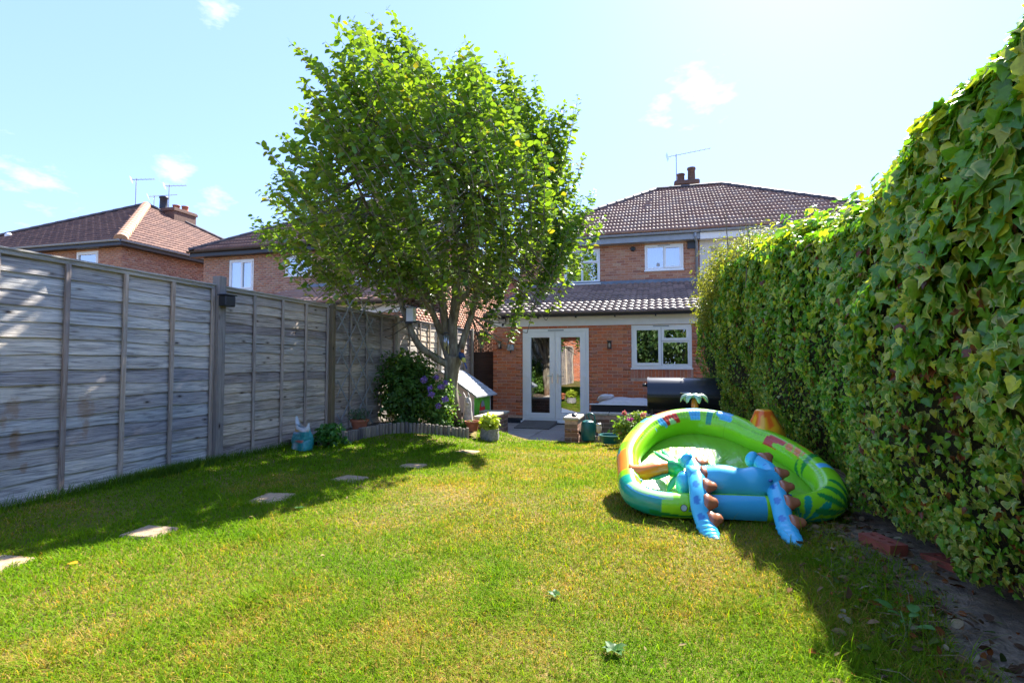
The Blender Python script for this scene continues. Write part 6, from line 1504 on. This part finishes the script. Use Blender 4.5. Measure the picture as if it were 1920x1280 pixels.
def arch(w_, h_, y, x0, n=12): return [(x0, y-w_, .12), (x0, y+w_, .12)]+[(x0, y+w_*math.cos(math.pi*i/n), h_+w_*1.3*math.sin(math.pi*i/n)) for i in range(n+1)]
for (w_, h_, x0, mt, nm) in ((.18, .54, .004, greenp, 'door_surround'), (.13, .47, .012, redp, 'door')):
    A = arch(w_, h_, -.02, W_+x0); B = arch(w_, h_, -.02, W_+.001); n = len(A); mb = MB(); mb.add(A+B, [tuple(range(n)), tuple(range(2*n-1, n-1, -1))]+[(i, (i+1) % n, n+(i+1) % n, n+i) for i in range(n)]); pl_(nm, mb, mt)
A = arch(.085, .56, -.02, W_+.018); A = [(x, y, z if z > .5 else .54) for x, y, z in A]; mb = MB(); mb.add(A, [tuple(range(len(A)))]); pl_('door_window', mb, edgep)
# roof: two slopes of moulded tiles with a rounded crown
for sg in (1, -1):
    n = 8; rows = []
    for i in range(n+1):
        x = sg*(W_+.10)*i/n; z = HR+.03-(HR-HE+.06)*(abs(x)/(W_+.10))**1.08
        rows.append((x, z))
    for i in range(n):
        (xa, za), (xb, zb) = rows[i], rows[i+1]
        mb = MB()
        mb.add([(xa, -D_-.09, za+.0), (xb, -D_-.09, zb+.012), (xb, D_+.09, zb+.012), (xa, D_+.09, za+.0), (xa, -D_-.09, za-.02), (xb, -D_-.09, zb-.02), (xb, D_+.09, zb-.02), (xa, D_+.09, za-.02)], [(0, 1, 2, 3), (7, 6, 5, 4), (0, 4, 5, 1), (1, 5, 6, 2), (2, 6, 7, 3), (3, 7, 4, 0)] if sg > 0 else [(3, 2, 1, 0), (4, 5, 6, 7), (1, 5, 4, 0), (2, 6, 5, 1), (3, 7, 6, 2), (0, 4, 7, 3)]); pl_('roof_course', mb, roofp)
        mb = MB()
        for q in range(6):
            yy = -D_-.05+(2*D_+.1)*(q+.5*(i % 2)+.25)/6; mb.add([(xa, yy, za+.004), (xb, yy, zb+.016), (xb, yy+.022, zb+.016), (xa, yy+.022, za+.004)], [(0, 1, 2, 3)] if sg > 0 else [(3, 2, 1, 0)])
        pl_('tile_joint', mb, edgep)
    mb = MB(); vs = []
    for (x, z) in rows: vs += [(x, -D_-.095, z+.015), (x, -D_-.095, z-.035)]
    mb.add(vs, [(2*i, 2*i+1, 2*i+3, 2*i+2) for i in range(n)]); pl_('verge_trim', mb, edgep)
# decals: apples and grass curls on the gable
for (x, z, r_, c) in ((-.02, .98, .045, redp), (.10, .93, .04, redp), (.36, .60, .035, redp), (-.10, .86, .035, redp)):
    mb = MB(); mb.add([(x+r_*math.cos(a*math.pi/8), -D_-.004, z+r_*math.sin(a*math.pi/8)) for a in range(16)], [tuple(range(16))]); pl_('sticker', mb, c)
for k in range(4):
    mb = MB(); P = [(-.30+k*.08+.10*math.sin(i*.4), -D_-.006, .62+.05*i) for i in range(6)]; mb.tube(P, .006, 4); pl_('curl_print', mb, edgep)
# bird ornament, feeders in the tree
t = thing('bird_ornament', 'small blue and yellow bird ornament fixed to the right side of the tree trunk', 'ornament', tuple(at(868, 672, 8.85)))
c = at(869, 673, 8.70); m = MB(); m.ell(c, (.035, .04, .075), 12, 10, rotm('Y', -20)); m.build('body', simple('yellow paint', (.62, .60, .12), .5), t, True)
m = MB(); m.ell(c+Vector((-.03, 0, .05)), (.055, .045, .08), 12, 8, rotm('Y', -25)); m.build('wing', simple('dark blue paint', (.02, .05, .16), .4), t, True); m = MB(); m.tube([c+Vector((.02, 0, -.05)), c+Vector((.06, .0, -.16))], [.03, .022], 8, flat=.4); m.build('tail', simple('blue paint', (.03, .09, .35), .4), t, True)
m = MB(); m.ell(c+Vector((-.015, -.01, .13)), (.032, .03, .035), 10, 8); m.build('head', simple('orange paint', (.55, .18, .05), .5), t, True)
t = thing('bird_feeder', 'pale box shaped bird feeder hanging from the left limb of the tree', 'bird feeder', tuple(at(771, 590, 8.6)), 0, 'feeders hanging in the tree'); c = at(771, 590, 8.55)
MB().box(c.x-.06, c.y-.06, c.z-.11, c.x+.06, c.y+.06, c.z+.10, bev=.006).build('seed_box', M['fascia'], t); MB().box(c.x-.075, c.y-.075, c.z+.10, c.x+.075, c.y+.075, c.z+.12, bev=.004).build('lid', M['gutter_grey'], t); MB().box(c.x-.07, c.y-.07, c.z-.14, c.x+.07, c.y+.07, c.z-.11, bev=.004).build('tray', M['dark_metal'], t); MB().tube([c+Vector((0, 0, .12)), c+Vector((0, 0, .42))], .004, 5).build('wire', M['dark_metal'], t)
t = thing('wind_chime', 'steel tube wind chime hanging among the middle stems of the tree', 'wind chime', tuple(at(837, 620, 8.5)), 0, 'feeders hanging in the tree'); c = at(837, 628, 8.5)
MB().lathe([(.045, 0), (.05, .012), (.01, .03)], 14, Matrix.Translation(c+Vector((0, 0, .02)))).build('top_disc', M['dark_metal'], t, True); MB().tube([c+Vector((0, 0, .04)), c+Vector((0, 0, .3))], .003, 5).build('wire', M['dark_metal'], t)
for k in range(5): a = k*2*math.pi/5; MB().tube([c+Vector((.035*math.cos(a), .035*math.sin(a), 0)), c+Vector((.035*math.cos(a), .035*math.sin(a), -.30+.03*k))], .008, 8).build('chime_tube', M['chrome'], t, True)
# things in the right bed
t = thing('watering_can', 'dark green plastic watering can standing behind the low pillar', 'watering can', (-1.2, 9.3, -.3)); c = Vector((-1.22, 9.35, -.33))
MB().lathe([(.12, 0), (.13, .02), (.12, .26), (.10, .32), (.06, .34)], 20, Matrix.Translation(c)).build('can_body', M['teal'], t, 'auto'); MB().tube([c+Vector((-.10, 0, .05)), c+Vector((-.20, -.02, .22)), c+Vector((-.23, -.03, .40))], [.02, .016, .014], 8).build('spout', M['gutter'], t, True)
MB().lathe([(.015, 0), (.05, .05), (.048, .06)], 14, Matrix.Translation(c+Vector((-.23, -.04, .39))) @ rotm('X', 35)).build('rose', M['gutter'], t, True); MB().tube(smooth([c+Vector((.05, 0, .33)), c+Vector((.0, 0, .45)), c+Vector((.11, 0, .42)), c+Vector((.13, 0, .15))], 5), .012, 7).build('handle', M['teal'], t, True)
t = thing('plastic_tub', 'shallow dark teal plastic tub sitting in the right bed', 'tub', (-.82, 8.9, -.3)); c = Vector((-.78, 8.9, -.30))
MB().lathe([(.15, 0), (.19, .11), (.215, .12), (.215, .135), (.185, .135), (.17, .10), (.14, .02), (.01, .02)], 28, Matrix.Translation(c)).build('tub_body', M['teal'], t, 'auto')
t = thing('solar_light', 'small steel solar stake light in front of the teal tub', 'garden light', (-.93, 8.35, -.3)); c = at(1123, 826, 8.45)
MB().tube([c, c+Vector((0, 0, .13))], .012, 8).build('stake', M['chrome'], t, True); MB().lathe([(.03, 0), (.04, .02), (.04, .11), (.035, .115)], 16, Matrix.Translation(c+Vector((0, 0, .13)))).build('lens', M['coping'], t, True); MB().lathe([(.045, 0), (.045, .02), (.02, .035)], 16, Matrix.Translation(c+Vector((0, 0, .245)))).build('cap', M['chrome'], t, True)
s_ = thing('flowering_plant', 'purple flowered leafy plant rising beside the left edge of the pool', 'plant', (-.55, 8.7, -.25)); c = at(1172, 800, 8.3)
leafy(s_, (c.x, c.y, c.z-.02), (.20, .16, .20), 520, .055, (.10, .24, .03), (.26, .38, .06), 'oval', stems=16, shell=.15, bump=.3); c2 = at(1196, 782, 8.5); leafy(s_, (c2.x, c2.y, c2.z), (.16, .12, .12), 200, .05, (.14, .28, .03), (.34, .42, .08), shell=.2)
for (px, py, s, ca, cb) in ((1181, 785, .055, (.26, .01, .18), (.45, .03, .32)), (1171, 773, .025, (.5, .05, .06), (.7, .3, .3)), (1206, 777, .04, (.55, .12, .15), (.75, .40, .18)), (1163, 812, .02, (.5, .4, .1), (.6, .5, .2))):
    c = at(px, py, 8.2); bush_leaves(tuple(c), (s, s, s*.8), 46, leaf_tpl('oval'), .03, ca, cb, s_, M['petal'], 'flower_head', shell=.4, bump=0)
# loose engineering bricks by the hedge
def hbrick(loc, rz, label, tilt=0):
    t = bpy.data.objects; L_, W2, H_ = .215, .1025, .065; m = MB(); holes = [(-.06, 0), (0, 0), (.06, 0)]; hr = .017; n = 12
    vs = [(-L_/2, -W2/2), (L_/2, -W2/2), (L_/2, W2/2), (-L_/2, W2/2)]
    m.add([(x, y, 0) for x, y in vs]+[(x, y, H_) for x, y in vs], [(3, 2, 1, 0), (0, 1, 5, 4), (1, 2, 6, 5), (2, 3, 7, 6), (3, 0, 4, 7)])
    # top built as strips around the three holes
    xs = [-L_/2, -.09, -.03, .03, .09, L_/2]
    m.add([(xs[0], -W2/2, H_), (xs[1], -W2/2, H_), (xs[1], W2/2, H_), (xs[0], W2/2, H_)], [(0, 1, 2, 3)]); m.add([(xs[4], -W2/2, H_), (xs[5], -W2/2, H_), (xs[5], W2/2, H_), (xs[4], W2/2, H_)], [(0, 1, 2, 3)])
    for k, (hx, hy) in enumerate(holes):
        vs = []
        for i in range(n):
            a = 2*math.pi*i/n+math.pi/n; ca, sa = math.cos(a), math.sin(a); s = min(.03/abs(ca) if abs(ca) > 1e-6 else 9, (W2/2)/abs(sa) if abs(sa) > 1e-6 else 9); vs.append((hx+ca*s, sa*s, H_))
        for (r_, z) in ((hr, H_), (hr*.95, .01)):
            for i in range(n): a = 2*math.pi*i/n+math.pi/n; vs.append((hx+r_*math.cos(a), r_*math.sin(a), z))
        fs = [(i, (i+1) % n, n+(i+1) % n, n+i) for i in range(n)]+[(n+i, n+(i+1) % n, 2*n+(i+1) % n, 2*n+i) for i in range(n)]+[tuple(range(2*n, 3*n))]; m.add(vs, fs)
        for sx in (-1, 1):
            for sy in (-1, 1): m.add([(hx+sx*.03, sy*W2/2, H_), (hx+sx*.03, sy*.0300, H_), (hx+sx*.0150, sy*W2/2, H_)], [(0, 1, 2)] if sx*sy < 0 else [(0, 2, 1)])
    o = m.build('loose_brick', simple('red clay brick', (.34, .085, .05), .85, .3, 16, bd=.003, bs=.5), None); o.matrix_basis = Matrix.Translation(loc) @ Matrix.Rotation(rz, 4, 'Z') @ Matrix.Rotation(tilt, 4, 'Y'); tag(o, label, 'brick', 'loose bricks under the ivy'); return o
hbrick((1.14, 3.33, G(1.14, 3.33)-.004), math.radians(112), 'loose red brick with three holes lying at the foot of the ivy')
hbrick((1.36, 3.16, G(1.36, 3.16)-.03), math.radians(104), 'second loose red brick, half buried under the ivy leaves', .08)
# soil strip under the hedge
m = MB(); ysp = np.arange(-2, 9.2, .2); vs = []
for y in ysp:
    hx = np.interp(y, [1, 3.3, 5, 9, 12], [1.02, 1.12, 1.05, .95, .9]); 
    for q, dx in enumerate((-.45, -.25, -.05, .15, .45, .75)): x = hx+dx+.05*math.sin(y*3+q); vs.append((x, y, G(x, y)+(-.012 if q == 0 else .006+.012*noise.noise(Vector((x*9, y*9, 0))))))
m.add(vs, [(6*j+i, 6*j+i+1, 6*j+i+7, 6*j+i+6) for j in range(len(ysp)-1) for i in range(5)]); m.build('hedge_soil', simple('dry soil with litter', (.27, .20, .13), 1, .6, 12, bd=.02, bs=1), None, True, kind='structure')
def litter():
    n = 2600; y = NR.uniform(1.3, 8, n); hx = np.interp(y, [1, 3.3, 5, 9], [1.02, 1.12, 1.05, .95]); x = hx+NR.normal(-.12, .17, n)
    pos = np.stack([x, y, G_np(x, y)+.015+.012*NR.random(n)], 1); nrm = unit(NR.normal(0, .45, (n, 3))+np.array([0, 0, 1])); tip = unit(NR.normal(0, 1, (n, 3))*np.array([1, 1, .15]))
    c = np.array([[.26, .15, .07], [.34, .22, .11], [.17, .10, .06], [.40, .33, .20], [.30, .10, .03], [.12, .16, .04]])[NR.integers(0, 6, n)]*(.6+.6*NR.random((n, 1)))
    o = scatter('leaf_litter', leaf_tpl('oval'), pos, basis(nrm, tip), .022+.03*NR.random(n), c, c*.9, None, M['litter'], asp=.5+.9*NR.random(n)); tag(o, 'dry brown leaf litter and twigs along the foot of the ivy hedge', 'leaf litter', kind='stuff')
    m = MB()
    for i in range(150):
        yy = R.uniform(1.5, 4.2); xx = np.interp(yy, [1, 3.3, 5], [1.02, 1.12, 1.05])+R.gauss(-.10, .15); a = R.uniform(0, 6.3); l = R.uniform(.04, .18); z = G(xx, yy)+.018; m.tube([(xx, yy, z), (xx+math.cos(a)*l*.5, yy+math.sin(a)*l*.5, z+R.uniform(0, .03)), (xx+math.cos(a)*l, yy+math.sin(a)*l, z+.002)], [.0014, .0011, .0007], 4)
    o = m.build('twig_litter', simple('dry twig', (.26, .19, .11), .95), None, kind='stuff'); tag(o, 'thin dry straw and twigs on the soil below the ivy', 'twigs')
litter()
# weeds and a fallen leaf on the lawn
t = thing('broadleaf_weed', 'pale green broad leaved weed in the grass at the lower right', 'weed', tuple(gat(1700, 1178)))
V, F, W = leaf_tpl('oval'); me = npmesh('leaf', V*np.array([1.25, 1, 1]), F, True, np.repeat(np.array([[.13, .32, .06]]), len(V), 0)); me.materials.append(M['shrubleaf']); inv = wm(t).inverted()
for (px, py, s, an, dp) in [(1676, 1170, .085, 150, 2.06), (1690, 1182, .06, 190, 2.03), (1712, 1178, .07, 60, 2.05), (1716, 1206, .08, -40, 1.98), (1700, 1196, .05, 230, 2.0), (1705, 1186, .05, 10, 2.02)]:
    p = gat(px, py, -.0); p.z += .06; o = bpy.data.objects.new('leaf', me); C.objects.link(o); o.parent = t; o.matrix_parent_inverse = inv; o.matrix_basis = Matrix.Translation(p) @ Matrix.Rotation(math.radians(an-90), 4, 'Z') @ Matrix.Rotation(math.radians(18), 4, 'X') @ Matrix.Scale(s*.8, 4)
m = MB()
for (px, py) in [(1690, 1176), (1712, 1178), (1710, 1200)]: p = gat(px, py); c = gat(1702, 1196); m.tube([c, c.lerp(p, .5)+Vector((0, 0, .04)), p+Vector((0, 0, .06))], .002, 4)
m.build('stems', simple('green stem', (.14, .28, .06), .7), t)
me = npmesh('fallen_leaf', V*np.array([1.4, 1, 1]), F, True, np.repeat(np.array([[.75, .38, .02]]), len(V), 0)); me.materials.append(M['petal']); p = gat(145, 1068); o = mk('fallen_leaf', me); o.matrix_basis = Matrix.Translation(p+Vector((0, 0, .035))) @ Matrix.Rotation(1.9, 4, 'Z') @ Matrix.Scale(.05, 4); tag(o, 'single yellow fallen leaf on the grass near the lower left', 'leaf')
s_ = thing('grass_tufts', 'longer weedy grass growing along the foot of the left fence', 'weeds', (-4.3, 4, 0))
def tufts():
    n = 5200; y = np.where(NR.random(n) < .6, NR.normal(3.9, .35, n), NR.uniform(1.6, 6.2, n)); x = -4.34+np.abs(NR.normal(0, .06, n)); ln = .05+.07*NR.random(n); az = NR.uniform(0, 6.3, n); l = .3+.6*NR.random(n); V = np.zeros((n, 5, 3)); w_ = .004
    for k, (t_, wf) in enumerate([(0, -1), (0, 1), (.55, -.8), (.55, .8), (1, 0)]): V[:, k, 0] = x+np.cos(az)*ln*l*t_**1.7-np.sin(az)*w_*wf*.5; V[:, k, 1] = y+np.sin(az)*ln*l*t_**1.7+np.cos(az)*w_*wf*.5; V[:, k, 2] = ln*t_*.9
    V[:, :, 0] = np.maximum(V[:, :, 0], -4.385); F = (np.array([(0, 1, 3), (0, 3, 2), (2, 3, 4)])[None]+(np.arange(n)*5)[:, None, None]).reshape(-1, 3); c = np.array([.06, .16, .02])+NR.random((n, 1))*np.array([.1, .1, .03])
    mk('blades', npmesh('blades', V.reshape(-1, 3), F, True, np.repeat(c[:, None], 5, 1).reshape(-1, 3)), s_, M['grass'], 'stuff')
tufts()
# ------------------------------------------------------------------ behind the viewer: brick garage and garden trees mirrored in the doors
t = thing('brick_garage', 'red brick garage with pale wooden doors at the end of the garden', 'garage', (-3, -7, 0))
Fg = frame_m((-3.9, -6.0, -.1), (-1, 0, 0), (0, 1, 0)); brick_wall(t, Fg, 2.6, 2.6, [(.9, 0, 2.0, 2.05)], 'brick_ext', 0, name='wall')
MB().box(-5.9, -6.05, -.1, -4.8, -6.02, 1.95).build('garage_door', M['post'], t)
m = MB(); m.add([(-3.7, -5.8, 2.45), (-6.7, -5.8, 2.45), (-6.7, -10, 3.6), (-3.7, -10, 3.6)], [(0, 1, 2, 3)]); m.build('roof', M['tile_dark'], t)
MB().box(-6.5, -9.5, -.1, -3.9, -6.06, 2.4).build('body', M['brick_ext'], t)
for k, (x, y, r_, h) in enumerate([(-9.0, -6.5, 2.2, 2.6), (1.0, -7.5, 2.3, 2.3), (-3.0, -12, 2.8, 4.2), (-1.6, -8.6, 1.9, 2.0)]):
    s_ = thing('garden_tree', ['rounded garden tree left of the garage behind the viewer', 'rounded garden tree right of the garage behind the viewer', 'tall tree beyond the garage roof behind the viewer', 'broad tree far left of the garage behind the viewer'][k], 'tree', (x, y, 0)); MB().tube([(x, y, -.2), (x+.1, y, 1.5), (x, y, h)], [.2, .15, .05], 8).build('trunk', M['bark'], s_, True)
    leafy(s_, (x, y, h), (r_, r_, r_*.85), 3800, .22, (.03, .09, .015), (.09, .17, .03), shell=.4)

def rosette(px, py, n, sz, label):
    p = gat(px, py); t = thing('broadleaf_weed', label, 'weed', tuple(p)); inv = wm(t).inverted(); V, F, W = leaf_tpl('oval', 1, .3, .5); me = npmesh('leaf', V, F, True, np.repeat(np.array([[.06, .17, .03]]), len(V), 0)); me.materials.append(M['shrubleaf'])
    for k in range(n):
        o = bpy.data.objects.new('leaf', me); C.objects.link(o); o.parent = t; o.matrix_parent_inverse = inv; s_ = sz*R.uniform(.7, 1.1)
        o.matrix_basis = Matrix.Translation(p+Vector((0, 0, .016))) @ Matrix.Rotation(6.28*k/n+R.uniform(-.3, .3), 4, 'Z') @ Matrix.Rotation(R.uniform(.3, .6), 4, 'X') @ Matrix.Scale(s_, 4)
rosette(1150, 1228, 7, .048, 'grey-green leafy weed in the lawn at the bottom, below the pool')
rosette(1040, 1122, 6, .042, 'small dark leafy weed in the middle of the lawn')
rosette(560, 958, 6, .05, 'small pale weed in the shaded grass beside the third stepping stone')
def lawn_bits():
    n = 170; y = NR.uniform(1.8, 8.5, n); x = NR.uniform(-4.1, .9, n); pos = np.stack([x, y, G_np(x, y)+.030+.01*NR.random(n)], 1)
    c = np.array([[.50, .36, .18], [.30, .17, .07], [.42, .36, .16], [.20, .28, .06]])[NR.integers(0, 4, n)]*(.6+.6*NR.random((n, 1)))
    o = scatter('lawn_litter', leaf_tpl('lance'), pos, basis(unit(NR.normal(0, .4, (n, 3))+np.array([0, 0, 1])), unit(NR.normal(0, 1, (n, 3))*np.array([1, 1, .1]))), .014+.020*NR.random(n), c*.8, c*.7, None, M['litter'], asp=1+1.2*NR.random(n)); tag(o, 'scattered dead leaves and bits of straw lying on the lawn', 'leaf litter', kind='stuff')
lawn_bits()
